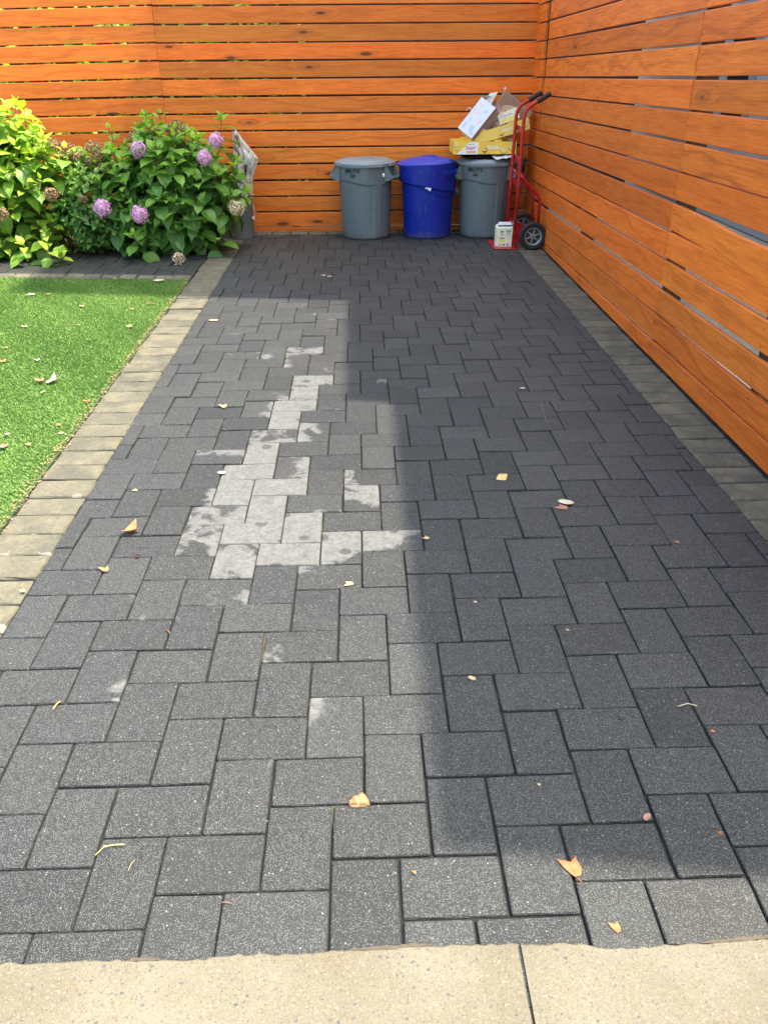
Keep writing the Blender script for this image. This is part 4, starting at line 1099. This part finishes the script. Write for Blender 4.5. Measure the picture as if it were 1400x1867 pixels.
# ================================================================ PAIL WITH BAG
pt = thing('bucket', 'stack of nested grey pails half hidden behind the hydrangea', 'bucket', (-1.215, 8.62, 0))
mb = MB(); mb.lathe([(.135, .0), (.137, .004), (.146, .31), (.152, .318), (.152, .328), (.147, .331), (.147, .338), (.153, .343), (.153, .352), (.148, .356), (.148, .364), (.154, .369), (.154, .378), (.149, .383), (.143, .383), (.141, .36), (.120, .12), (.001, .12)], (0, 0, 0), 72)
mb.build('pail', MAT['bucket'], pt, auto=50)
mb = MB(); mb.tube([(.150, -.02, .345), (.165, -.07, .24), (.158, -.10, .185), (.135, -.12, .17)], .0025, 6); mb.build('bail', MAT['metal'], pt)
mb = MB(); mb.tube([(.146, -.075, .205), (.158, -.09, .175)], .010, 8); mb.build('bail_grip', MAT['film'], pt)
def bag():
    t = NT('printed plastic wrapper'); P = t.obj()
    n = t.noise(t.vmul(P, (1, 1, .55)), 11, 3, .5, 1.2)
    c = t.ramp(n, [(.34, (.10, .07, .06)), (.41, (.40, .24, .17)), (.47, (.58, .52, .46)), (.56, (.66, .64, .60)), (.62, (.34, .42, .30)), (.68, (.60, .57, .52)), (.76, (.12, .11, .10))])
    MAT['wrap'] = t.out(c, .28, Specular_IOR_Level=.6)
    g = random.Random(4); mb = MB(); n = 26
    # a twisted, pleated film bag: outline follows the photo, folds run down from the gathered top
    R0 = [(-1.235, .36), (-1.225, .60), (-1.215, .80), (-1.21, .97)]; R1 = [(-1.06, .42), (-1.04, .58), (-.975, .745), (-1.165, .985)]
    def ip(L, f):
        f *= len(L) - 1; k = min(int(f), len(L) - 2); q = f - k
        return L[k][0] * (1 - q) + L[k + 1][0] * q, L[k][1] * (1 - q) + L[k + 1][1] * q
    for side in (0, 1):
        vs = []
        for i in range(n + 1):
            v = i / n; a, b_ = ip(R0, v), ip(R1, v)
            for j in range(n + 1):
                u = j / n; x = a[0] + (b_[0] - a[0]) * u; z = a[1] + (b_[1] - a[1]) * u
                bul = math.sin(math.pi * u) * (.055 if side == 0 else -.03)
                pl = .016 * abs(math.sin(u * 11 + v * 2.2)) + .010 * abs(math.sin(u * 23 - v * 5)) + .012 * abs(math.sin(v * 9 + u * 4))
                vs.append((x + g.uniform(-.002, .002), 8.62 - bul - pl * max(0, math.sin(math.pi * u)) ** .5 * (1 - side * .5), z + g.uniform(-.002, .002) + .012 * math.sin(u * 17)))
        mb.add([Vector(q) - Vector((-1.1, 8.62, .7)) for q in vs], [(i * (n + 1) + j, (i + 1) * (n + 1) + j, (i + 1) * (n + 1) + j + 1, i * (n + 1) + j + 1) for i in range(n) for j in range(n)], 0, None, False)
    ob = mb.build('wrapper', MAT['wrap']); ob.location = (-1.1, 8.62, .7)
    tag(ob, 'crumpled shiny printed plastic wrapper standing up out of the grey pails', 'wrapper')
bag()
mb = MB(); mb.tube([(-1.17, 8.64, .13), (-1.105, 8.545, .62), (-1.095, 8.53, .69)], [.012, .012, .016], 10)
tag(mb.build('tool_handle', MAT['blackbag']), 'black tool handle sticking up from the grey pails', 'handle')

# ================================================================ SHRUBS
def leaf_template(nx=4, ny=8, fold=.22, curl=.35, tip=1.0, wid=.37):
    V = []; A = []
    for j in range(ny + 1):
        v = j / ny
        wv = wid * (math.sin(math.pi * min(1, v ** .80)) ** .75) * (1 - .25 * v) * (1 if v < .97 else .1)
        if v > .8: wv *= 1 - ((v - .8) / .2) ** .8 * .75
        zc = .10 * math.sin(v * 1.8) - curl * v * v * .5
        for i in range(nx + 1):
            u = -1 + 2 * i / nx
            V.append((u * wv, v, zc + abs(u) * wv * fold + .012 * math.sin(v * 30) * abs(u)))
            A.append((u, v))
    F = [(j * (nx + 1) + i, j * (nx + 1) + i + 1, (j + 1) * (nx + 1) + i + 1, (j + 1) * (nx + 1) + i) for j in range(ny) for i in range(nx)]
    return np.array(V, np.float32), np.array(A, np.float32), np.array(F, np.int32)
class Leaves:
    def __init__(s): s.V = []; s.F = []; s.A = []; s.n = 0
    def add(s, T, pos, d, up, size, tint, wide=1.0):
        V, A, F = T
        d = Vector(d).normalized(); up = Vector(up); x = d.cross(up)
        if x.length < 1e-3: x = d.cross(Vector((1, 0, 0)))
        x.normalize(); z = x.cross(d)
        Mx = np.array([x * wide, d, z], np.float32) * size
        P = V @ Mx + np.array(pos, np.float32)
        s.V.append(P); s.F.append(F + s.n); s.n += len(P)
        a = np.zeros((len(P), 3), np.float32); a[:, :2] = A; a[:, 2] = tint; s.A.append(a)
    def build(s, name, mat, parent):
        o = np_mesh(name, np.concatenate(s.V), np.concatenate(s.F), mat, np.concatenate(s.A), smooth=True)
        return keep(o, parent)
TP = [leaf_template(fold=f, curl=c) for f, c in ((.20, .25), (.32, .5), (.12, .7), (.25, 1.0))]
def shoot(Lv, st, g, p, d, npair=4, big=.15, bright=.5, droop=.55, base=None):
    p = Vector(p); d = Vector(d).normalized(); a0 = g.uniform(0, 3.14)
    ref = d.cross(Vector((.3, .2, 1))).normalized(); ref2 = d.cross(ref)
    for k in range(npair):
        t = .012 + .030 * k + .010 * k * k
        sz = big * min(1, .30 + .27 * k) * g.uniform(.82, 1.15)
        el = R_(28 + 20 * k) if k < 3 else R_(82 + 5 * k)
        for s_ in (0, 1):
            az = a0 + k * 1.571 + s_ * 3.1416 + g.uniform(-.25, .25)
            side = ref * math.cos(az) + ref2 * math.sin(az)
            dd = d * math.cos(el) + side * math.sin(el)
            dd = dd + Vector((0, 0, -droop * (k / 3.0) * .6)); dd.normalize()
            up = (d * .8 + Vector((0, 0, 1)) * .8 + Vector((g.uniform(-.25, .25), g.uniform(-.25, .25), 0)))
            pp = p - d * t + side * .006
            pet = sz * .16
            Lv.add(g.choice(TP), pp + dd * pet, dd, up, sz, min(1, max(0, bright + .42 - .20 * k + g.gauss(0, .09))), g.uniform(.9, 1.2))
            if st is not None: st.tube([pp, pp + dd * pet * 1.15], [.0022, .0016], 5, caps=False)
    if st is not None and base is not None:
        b_ = Vector(base); m = b_.lerp(p, .55) + Vector((g.uniform(-.05, .05), g.uniform(-.05, .05), .06))
        st.tube([b_, m, p - d * .10, p], [.006, .005, .0035, .0022], 6, caps=False)
def flower(parent, c, r, mat, g, dens=150, squash=1.0, name='flower_head', face=(0, -1, .4), open_=.8):
    V = []; F = []; A = []
    for i in range(dens):
        # fibonacci sphere, florets with 4 petals
        z = 1 - 2 * (i + .5) / dens; ph = i * 2.39996; rr = math.sqrt(max(0, 1 - z * z))
        n = Vector((rr * math.cos(ph), rr * math.sin(ph), z)); n = (n + Vector((g.uniform(-.1, .1),) * 3)).normalized()
        if n.dot(Vector(face).normalized()) < -.55: continue
        lob = 1 + .11 * math.sin(n.x * 4.3 + c[0] * 40) * math.sin(n.z * 5.1 + c[2] * 30) + .07 * math.sin(n.y * 7 + n.x * 6)
        cc = Vector(c) + Vector((n.x * r, n.y * r, n.z * r * squash)) * g.uniform(.80, 1.08) * lob
        a = n.cross(Vector((0, 0, 1))).normalized() if abs(n.z) < .95 else Vector((1, 0, 0)); b_ = n.cross(a)
        rot = g.uniform(0, 1.57); ps = r * .23 * g.uniform(.8, 1.2)
        tn = min(1, max(0, .55 + g.gauss(0, .2)))
        for q in range(4):
            th = rot + q * 1.571
            d = a * math.cos(th) + b_ * math.sin(th); e = a * -math.sin(th) + b_ * math.cos(th)
            k = len(V); lift = n * ps * g.uniform(.05, .5) * open_
            V += [cc, cc + (d * .55 - e * .42) * ps + lift, cc + d * ps + lift * 1.4, cc + (d * .55 + e * .42) * ps + lift]
            A += [(0, 0, max(0, tn - .25))] + [(0, 0, tn)] * 3
            F.append((k, k + 1, k + 2, k + 3))
    o = np_mesh(name, [tuple(v) for v in V], F, mat, A); return keep(o, parent)
# --- right hydrangea
def hydra(name, label, c, rad, nshoot, mat, seed, big, bright, extra=(), minf=-.75, zmin=.06):
    g = random.Random(seed); c = Vector(c)
    t = thing(name, label, 'shrub', (c.x, c.y, 0)); Lv = Leaves(); st = MB()
    k = 0; pts = []
    tries = 0
    while len(pts) < nshoot and tries < nshoot * 60:
        tries += 1
        v = Vector((g.gauss(0, 1), g.gauss(0, 1), g.gauss(0, 1))).normalized()
        if v.z < -.8 or v.y > .75: continue
        f = g.uniform(.80, 1.08) * (1 + .10 * math.sin(v.x * 5 + seed) * math.sin(v.z * 4 + 1))
        p = c + Vector((v.x * rad[0], v.y * rad[1], v.z * rad[2])) * f
        if p.z < zmin: continue
        if c.x > -2 and p.x > -1.30 and p.z < .44: continue
        if any((p - q).length < .070 for q in pts): continue
        pts.append(p)
        d = Vector((v.x * .55, v.y * .75, max(v.z, 0) * .7 + .55))
        shoot(Lv, st, g, p, d, g.choice((4, 4, 5)), big * g.uniform(.85, 1.1), bright + (.12 if v.z > .4 else -.05), base=(c.x + v.x * .12, c.y + .05 + v.y * .1, 0))
    # inner, shaded leaves
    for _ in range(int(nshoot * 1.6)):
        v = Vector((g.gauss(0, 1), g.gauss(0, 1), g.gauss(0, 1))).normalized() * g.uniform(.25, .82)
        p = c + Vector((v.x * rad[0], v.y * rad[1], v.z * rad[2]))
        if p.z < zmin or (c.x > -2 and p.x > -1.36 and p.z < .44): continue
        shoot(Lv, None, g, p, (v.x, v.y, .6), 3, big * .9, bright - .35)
    for (p, d) in extra:
        shoot(Lv, st, g, p, d, 5, big, bright + .1, base=(c.x, c.y, .1))
    for k in range(7):
        a = k * .9; st.tube([(c.x + .05 * math.cos(a), c.y + .05 * math.sin(a), 0), (c.x + .14 * math.cos(a), c.y + .12 * math.sin(a), .25), (c.x + .3 * math.cos(a) * rad[0], c.y + .3 * math.sin(a) * rad[1], .6)], [.010, .008, .005], 6)
    Lv.build('foliage', mat, t); keep(st.build('stems', MAT['stem']), t)
    return t, g
ex = [((-1.898, 8.0, 1.16), (-.05, -.1, 1)), ((-2.22, 8.0, 1.06), (-.3, -.1, 1)), ((-1.22, 8.05, 1.15), (.05, -.1, 1)), ((-1.02, 8.0, .50), (.9, -.3, .35)), ((-1.30, 7.75, .92), (.3, -.3, 1)), ((-1.6, 7.50, .52), (0, -.5, .9)), ((-2.0, 7.45, .25), (-.1, -.5, .9)), ((-1.25, 7.6, .22), (.2, -.6, .8))]
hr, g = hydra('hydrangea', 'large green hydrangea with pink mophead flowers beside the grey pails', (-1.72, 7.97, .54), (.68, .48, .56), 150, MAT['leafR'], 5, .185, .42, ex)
for (px, py, Y, r) in ((253, 273, 7.62, .062), (373, 288, 7.60, .058), (394, 256, 7.72, .058), (187, 379, 7.40, .068), (255, 392, 7.42, .066)):
    flower(hr, yp(px, py, Y), r, MAT['petal'], g, 190, 1.02)
for (px, py, Y, r, mt) in ((432, 379, 7.60, .060, 'drylight'), (326, 471, 7.36, .050, 'drylight'), (322, 238, 7.9, .075, 'dry'), (243, 250, 7.9, .045, 'dry'), (284, 290, 7.75, .036, 'dry')):
    flower(hr, yp(px, py, Y), r, MAT[mt], g, 110, .9, 'dried_flower_head', open_=1.6)
# --- left hydrangea in the sun
ex = [((-2.86, 7.80, 1.20), (.05, -.1, 1)), ((-3.10, 7.7, 1.22), (0, -.1, 1)), ((-2.70, 7.7, 1.02), (.4, -.2, 1)), ((-2.55, 7.75, .93), (.2, -.2, 1)), ((-2.72, 7.35, .16), (.1, -.6, .8)), ((-2.95, 7.35, .20), (-.1, -.6, .8)), ((-2.62, 7.38, .08), (.6, -.5, .5))]
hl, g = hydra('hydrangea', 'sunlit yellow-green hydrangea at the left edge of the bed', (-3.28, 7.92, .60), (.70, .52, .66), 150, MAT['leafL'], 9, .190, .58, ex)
for (px, py, Y, r) in ((94, 354, 7.42, .055), (4, 390, 7.4, .05), (96, 262, 7.7, .04)):
    flower(hl, yp(px, py, Y), r, MAT['dry' if px < 96 and py < 360 and py > 300 else 'dry'], g, 110, .9, 'dried_flower_head', open_=1.6)
# --- small leaved shrub in between
g = random.Random(21)
sh = thing('shrub', 'small leaved green shrub between the two hydrangeas, with dried pinkish flower plumes', 'shrub', (-2.42, 8.05, 0))
Lv = Leaves(); st = MB()
TS = [leaf_template(3, 5, .25, .3, wid=.36), leaf_template(3, 5, .15, .6, wid=.36)]
for i in range(620):
    v = Vector((g.gauss(0, 1), g.gauss(0, 1), g.gauss(0, 1))).normalized()
    if v.y > .7: continue
    f = g.uniform(.55, 1.05); p = Vector((-2.42 + v.x * .42 * f, 8.0 + v.y * .42 * f, .45 + v.z * .46 * f))
    if p.z < .05: continue
    d = Vector((v.x * .8, v.y * .9, .5 + max(v.z, 0) * .5)).normalized()
    for k in range(3):
        for s_ in (0, 1):
            az = k * 1.571 + s_ * 3.1416 + g.uniform(-.3, .3)
            ref = d.cross(Vector((.2, .3, 1))).normalized(); side = ref * math.cos(az) + d.cross(ref) * math.sin(az)
            el = R_(30 + 26 * k); dd = d * math.cos(el) + side * math.sin(el) + Vector((0, 0, -.1 * k))
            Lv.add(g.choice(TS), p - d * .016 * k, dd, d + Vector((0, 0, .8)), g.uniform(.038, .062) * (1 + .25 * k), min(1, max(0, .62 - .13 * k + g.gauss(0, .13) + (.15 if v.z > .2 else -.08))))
    if i % 3 == 0: st.tube([(-2.42 + v.x * .05, 8.05, 0), (p.x * .5 - 1.21, p.y * .5 + 4.0, p.z * .55), p], [.004, .003, .0015], 5, caps=False)
Lv.build('foliage', MAT['leafS'], sh); keep(st.build('stems', MAT['stem']), sh)
for (px, py, Y, r) in ((100, 264, 7.9, .05), (125, 272, 7.9, .065), (140, 285, 7.85, .055), (112, 282, 7.85, .045), (170, 268, 7.9, .06), (180, 282, 7.85, .05), (192, 305, 7.8, .05), (165, 295, 7.85, .04), (152, 362, 7.6, .035)):
    flower(sh, yp(px, py, Y), r, MAT['dry'], g, 90, .7, 'dried_flower_plume', open_=2.2)
# --- hedge beyond the fence, glimpsed in the gaps
g = random.Random(33)
hd = thing('hedge', 'yellow-green hedge glimpsed through the gaps of the far fence on the left', 'hedge', (-2.4, 9.9, 0))
Lv = Leaves()
for i in range(2600):
    p = Vector((g.uniform(-4.8, -.6), 9.75 + g.uniform(-.35, .35), g.uniform(.05, 2.3)))
    Lv.add(TS[i % 2], p, (g.uniform(-1, 1), g.uniform(-1, .2), g.uniform(-.3, .6)), (0, -.5, 1), g.uniform(.07, .11), g.uniform(.3, 1), 1.3)
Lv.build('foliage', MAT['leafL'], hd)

# ================================================================ FALLEN LEAVES
def dead_outline(kind_, g):
    if kind_ == 'lobed': return [(0, -.5), (.10, -.42), (.36, -.30), (.30, -.10), (.50, .12), (.30, .16), (.26, .36), (.06, .30), (-.02, .52), (-.16, .28), (-.36, .34), (-.32, .10), (-.50, -.02), (-.30, -.16), (-.30, -.36), (-.08, -.42)]
    if kind_ == 'oblong': return [(-.30, -.42), (.16, -.44), (.24, -.36), (.34, .36), (.28, .44), (-.12, .42), (-.22, .34), (-.36, -.32)]
    if kind_ == 'torn': return [(-.05, -.5), (.22, -.46), (.40, -.20), (.36, .22), (.44, .40), (.22, .30), (.12, .22), (-.10, .34), (-.42, .50), (-.30, .05), (-.16, -.30)]
    return [(.30 * math.sin(k * 6.283 / 14) * (1 + .1 * g.uniform(-1, 1)), -.5 * math.cos(k * 6.283 / 14)) for k in range(14)]
def dead_leaf(px, py, w_px, form, col, curl, label, rot=None, z0=.004, stem=False, group=None, seed=None):
    g = random.Random(seed if seed is not None else int(px * 7 + py))
    x, y, _ = gp(px, py); ppm = math.hypot(*(np.array(gp(px + 1, py)[:2]) - np.array((x, y))))
    size = w_px * ppm
    out = dead_outline(form, g); rot = g.uniform(0, 6.28) if rot is None else rot
    cr, sr = math.cos(rot), math.sin(rot); NR = 4
    vs = []; at = []
    ph = g.uniform(0, 6.28)
    def zf(u, v):
        r2 = u * u + v * v
        return size * (curl * (1.6 * u * u + .9 * v * v * math.cos(ph) ** 2) + .10 * curl * math.sin(u * 9 + ph) * math.cos(v * 7))
    vs.append((0, 0)); 
    for k in range(1, NR + 1):
        for (u, v) in out: vs.append((u * k / NR, v * k / NR))
    zs = [zf(u, v) for u, v in vs]; zmn = min(zs)
    V = [((u * cr - v * sr) * size, (u * sr + v * cr) * size, z - zmn + z0) for (u, v), z in zip(vs, zs)]
    at = [(u * 2, v + .5, 0) for u, v in vs]
    m = len(out); fs = [(0, 1 + k, 1 + (k + 1) % m) for k in range(m)]
    for r in range(NR - 1):
        for k in range(m):
            k2_ = (k + 1) % m; fs.append((1 + r * m + k, 1 + (r + 1) * m + k, 1 + (r + 1) * m + k2_, 1 + r * m + k2_))
    mb = MB(); mb.add(V, fs, 0, at, True)
    if stem:
        mb.tube([V[1 + (NR - 1) * m], (V[1 + (NR - 1) * m][0] + size * .1, V[1 + (NR - 1) * m][1] - size * .12, z0 + .004), (V[1 + (NR - 1) * m][0] + size * .2, V[1 + (NR - 1) * m][1] - size * .26, z0)], .0011, 5)
    o = mb.build('fallen_leaf', DEAD[col]); o.location = (x, y, 0)
    s = o.modifiers.new('solid', 'SOLIDIFY'); s.thickness = .0006
    return tag(o, label, 'leaf', group or 'fallen leaves')
GZ = .012
LEAVES = [
 (1040, 1583, 44, 'torn', 'orange', .10, 'flat orange lobed leaf with a stem at the shade edge near the apron', .25, .004, True),
 (1120, 1692, 24, 'torn', 'orange', .05, 'small orange leaf scrap just above the concrete apron on the right', .2, .004),
 (915, 871, 30, 'oblong', 'yellow', .03, 'flat pale yellow oblong leaf in the shade right of the middle', -.15, .004),
 (1031, 918, 30, 'ovate', 'cream', .10, 'cream leaf lying over a brown one in the shaded pavers', 1.2, .007),
 (1023, 927, 24, 'torn', 'pink', .12, 'pinkish brown leaf partly under a cream leaf in the shaded pavers', .9, .004),
 (240, 971, 34, 'torn', 'orange', .9, 'curled orange leaf on the sunlit pavers near the left border', -1.0, .004),
 (191, 1041, 20, 'torn', 'tan', .6, 'small tan curled leaf below the curled orange one on the left', .5, .004),
 (251, 1017, 12, 'torn', 'dark', .9, 'tiny dark shrivelled leaf right of the small tan one', .5, .004),
 (860, 1238, 16, 'ovate', 'pale', .10, 'small pale oval leaf alone on the shaded pavers in the middle', .9, .004),
 (1178, 1493, 20, 'ovate', 'pink', .9, 'pink curled leaf at a paver corner in the lower right shade', -.8, .004),
 (1310, 1521, 11, 'torn', 'brown', .9, 'tiny brown shrivelled leaf near the right edge in shade', .3, .004),
 (407, 742, 17, 'torn', 'yellow', .3, 'small yellow leaf on the sunlit pavers left of the pale stains', .3, .004),
 (405, 863, 17, 'ovate', 'cream', .2, 'cream leaf at the edge of a pale stained paver', 1.4, .004),
 (390, 585, 17, 'ovate', 'pale', .2, 'pale leaf on the sunlit pavers near the turf corner', 1.5, .004),
 (776, 983, 13, 'torn', 'pale', .3, 'small pale leaf just inside the shade edge beside the stained paver', .9, .004),
 (636, 1066, 17, 'torn', 'yellow', .15, 'thin yellow leaf bit in a joint just left of the shade edge', 1.5, .003),
 (247, 895, 10, 'torn', 'pale', .1, 'tiny pale leaf bit on the left pavers above the curled orange leaf', 1.0, .004),
 (755, 1592, 9, 'torn', 'orange', .1, 'tiny orange crumb on the paver beneath the shade corner', .2, .004),
 (982, 1432, 6, 'torn', 'yellow', .1, 'tiny yellow crumb on a shaded paver above the pink curled leaf', .2, .004),
 (590, 503, 9, 'torn', 'cream', .3, 'tiny cream leaf on the far shaded pavers, left of its pair', .2, .004),
 (601, 505, 9, 'ovate', 'cream', .3, 'tiny cream leaf on the far shaded pavers, right of its pair', 1.2, .004),
 (952, 709, 10, 'ovate', 'cream', .2, 'tiny cream leaf on the right pavers in line with the fence seam', 1.2, .004),
 (1233, 990, 9, 'torn', 'orange', .3, 'tiny orange leaf on the right shaded pavers under the fence', .2, .004),
 (1298, 1335, 9, 'torn', 'orange', .2, 'tiny orange leaf near the right picture edge above the brown one', .8, .004),
 (1034, 1150, 7, 'ovate', 'pale', .1, 'tiny pale seed leaf in the shade below the cream and brown pair', .8, .004),
 (866, 1099, 8, 'ovate', 'pale', .3, 'tiny pale speck of leaf in the shade above the small pale oval one', .8, .004),
 (43, 1080, 11, 'torn', 'yellow', .3, 'small yellow leaf on the tan border near the lower left', .8, .006),
 (290, 515, 22, 'ovate', 'cream', .25, 'cream leaf on the path edge behind the turf', 1.5, .016),
 (237, 598, 16, 'ovate', 'yellow', .3, 'golden yellow leaf on the turf near its right edge', .2, GZ),
 (98, 699, 30, 'torn', 'cream', .95, 'large curled pale leaf on the turf casting a dark shadow', -.6, GZ),
 (74, 699, 19, 'torn', 'tan', .7, 'curled tan leaf just left of the large curled pale one on the turf', .6, GZ),
 (8, 818, 20, 'lobed', 'pink', .3, 'pinkish lobed leaf on the turf at the left picture edge', .6, GZ),
 (69, 660, 12, 'torn', 'cream', .5, 'small cream leaf on the turf above the two curled ones', .6, GZ),
 (6, 663, 15, 'torn', 'tan', .8, 'tan curled leaf on the turf at the left edge above the pinkish one', .6, GZ),
 (109, 779, 12, 'ovate', 'tan', .5, 'small tan leaf on the turf, upper of two near the border', .6, GZ),
 (113, 794, 11, 'ovate', 'pale', .4, 'small pale leaf on the turf, lower of two near the border', 1.6, GZ),
 (54, 814, 11, 'lobed', 'yellow', .2, 'small star shaped yellow leaf on the turf', .6, GZ),
 (160, 736, 12, 'torn', 'orange', .6, 'small orange brown leaf at the turf edge by the border', .6, GZ),
 (150, 561, 12, 'ovate', 'pale', .3, 'small pale leaf on the far turf left of the middle', .6, GZ),
 (274, 557, 12, 'ovate', 'brown', .5, 'small brown leaf on the far turf near the border corner', 1.6, GZ),
 (242, 566, 11, 'ovate', 'tan', .3, 'small tan leaf on the far turf beside the brown one', .6, GZ),
 (57, 540, 16, 'torn', 'cream', .2, 'cream leaf on the far turf at the shade line, left of two', 1.5, GZ),
 (90, 539, 10, 'ovate', 'tan', .4, 'tan leaf on the far turf at the shade line, right of two', 1.5, GZ),
 (46, 599, 12, 'torn', 'pale', .4, 'small pale leaf on the left turf below the shade line', .5, GZ),
 (12, 637, 10, 'torn', 'tan', .4, 'small tan leaf on the turf by the left picture edge', .9, GZ),
 (163, 625, 8, 'ovate', 'dark', .5, 'tiny dark leaf in the middle of the turf', 1.5, GZ),
 (81, 765, 8, 'ovate', 'dark', .5, 'tiny dark leaf on the turf left of the two near the border', 1.5, GZ),
 (15, 795, 10, 'ovate', 'cream', .1, 'thin whitish leaf on the turf above the pinkish lobed one', 1.57, GZ),
 (80, 718, 10, 'ovate', 'pale', .2, 'narrow pale leaf on the turf just below the two curled ones', -.7, GZ),
]
for L in LEAVES:
    a = list(L); kw = {}
    dead_leaf(a[0], a[1], a[2], a[3], a[4], a[5], a[6], rot=a[7], z0=a[8], stem=(len(a) > 9))
# the big curled leaf: a folded, cupped blade with a turned-under tip
def big_leaf():
    from mathutils.geometry import delaunay_2d_cdt
    x, y, _ = gp(655, 1463); g = random.Random(2)
    ring = [(-27, -7, 2), (-23, 3, 6), (-17, 12, 8), (-4, 15, 9), (7, 22, 11), (20, 7, 9), (26, -9, 1), (13, -13, 4), (-4, -12, 7), (-17, -11, 5)]
    def zz(px_, py_):
        num = 0; den = 0
        for (a, b_, c) in ring + [(-8, 4, 17), (5, 8, 19), (11, -3, 15), (-6, -6, 14)]:
            w_ = 1 / ((a - px_) ** 2 + (b_ - py_) ** 2 + 2) ** 1.4; num += w_ * c; den += w_
        return num / den
    pts = []; 
    for k in range(len(ring)):
        a, b_ = ring[k], ring[(k + 1) % len(ring)]
        for f in (0, .33, .66): pts.append((a[0] + (b_[0] - a[0]) * f + g.uniform(-.5, .5), a[1] + (b_[1] - a[1]) * f + g.uniform(-.5, .5)))
    m = len(pts)
    for i in range(-9, 10):
        for j in range(-6, 8):
            p = (i * 3 + g.uniform(-.8, .8), j * 3 + g.uniform(-.8, .8))
            if abs(p[0] + 1) / 24 + abs(p[1] - 3) / 21 < .82: pts.append(p)
    r = delaunay_2d_cdt([Vector(p) for p in pts], [(k, (k + 1) % m) for k in range(m)], [list(range(m))], 1, 1e-5)
    V = [(p.x * .001, p.y * .001, .001 * (zz(p.x, p.y) + 1.1 * math.sin(p.x * .45 + p.y * .2) + .7 * math.sin(p.y * .7))) for p in r[0]]
    mb = MB(); mb.add(V, [tuple(f) for f in r[2]], 0, [(v[0] / .027, v[1] / .04 + .5, 0) for v in V], True)
    # the tucked-under lower lip and the rolled left foot
    lip = [(-27, -7, 2), (-17, -11, 5), (-4, -12, 7), (13, -13, 4), (26, -9, 1)]; low = [(-25, -10, .6), (-16, -17, .6), (-2, -17, .6), (9, -15, .6), (24, -10, .4)]
    q = [(a * .001, b_ * .001, c * .001) for a, b_, c in lip + low]
    mb.add(q, [(k, k + 1, 6 + k, 5 + k) for k in range(4)], 0, None, True)
    o = mb.build('fallen_leaf', DEAD['tan']); o.location = (x, y, 0)
    s = o.modifiers.new('solid', 'SOLIDIFY'); s.thickness = .0005
    tag(o, 'large tan cupped dry leaf on the sunlit pavers left of the shade edge', 'leaf', 'fallen leaves')
big_leaf()
def twig(pts, r, col, label):
    mb = MB(); P = [gp(*p) for p in pts]; o = P[0]
    mb.tube([(p[0] - o[0], p[1] - o[1], .005 + .004 * (k % 2)) for k, p in enumerate(P)], r, 6)
    ob = mb.build('twig', DEAD[col]); ob.location = (o[0], o[1], 0); tag(ob, label, 'twig', 'dry straws and twigs')
twig([(1235, 1290), (1252, 1287), (1269, 1289)], .0016, 'cream', 'pale straw on a shaded paver near the right picture edge')
twig([(98, 1296), (105, 1288), (111, 1281)], .0022, 'yellow', 'yellow straw chip on a paver joint at the lower left')
twig([(175, 1562), (192, 1548), (210, 1543), (228, 1544)], .0016, 'yellow', 'yellow forked twig at a paver corner near the lower left')
twig([(235, 1590), (241, 1580), (247, 1570)], .0010, 'pale', 'thin pale straw right of the yellow forked twig')
twig([(303, 1150), (309, 1155), (311, 1158)], .0016, 'tan', 'short tan stalk on a paver in the left middle')
twig([(400, 1649), (412, 1649), (424, 1650)], .0010, 'pink', 'thin reddish twig across a joint near the apron')
twig([(120, 594), (134, 594), (148, 594)], .0016, 'pale', 'long thin pale straw lying across the turf')
p = gp(1132, 1311)
mb = MB(); mb.lathe([(.0001, .0045), (.004, .004), (.0065, .0022), (.0072, 0)], (0, 0, 0), 14); ob = mb.build('pebble', MAT['black']); ob.location = (p[0], p[1], .0025); ob.scale = (1.25, .9, 1)
tag(ob, 'small black pebble alone on a shaded paver in the lower right', 'pebble')
# knot-like chip in one paver and neighbours' bits
S.render.film_transparent = False
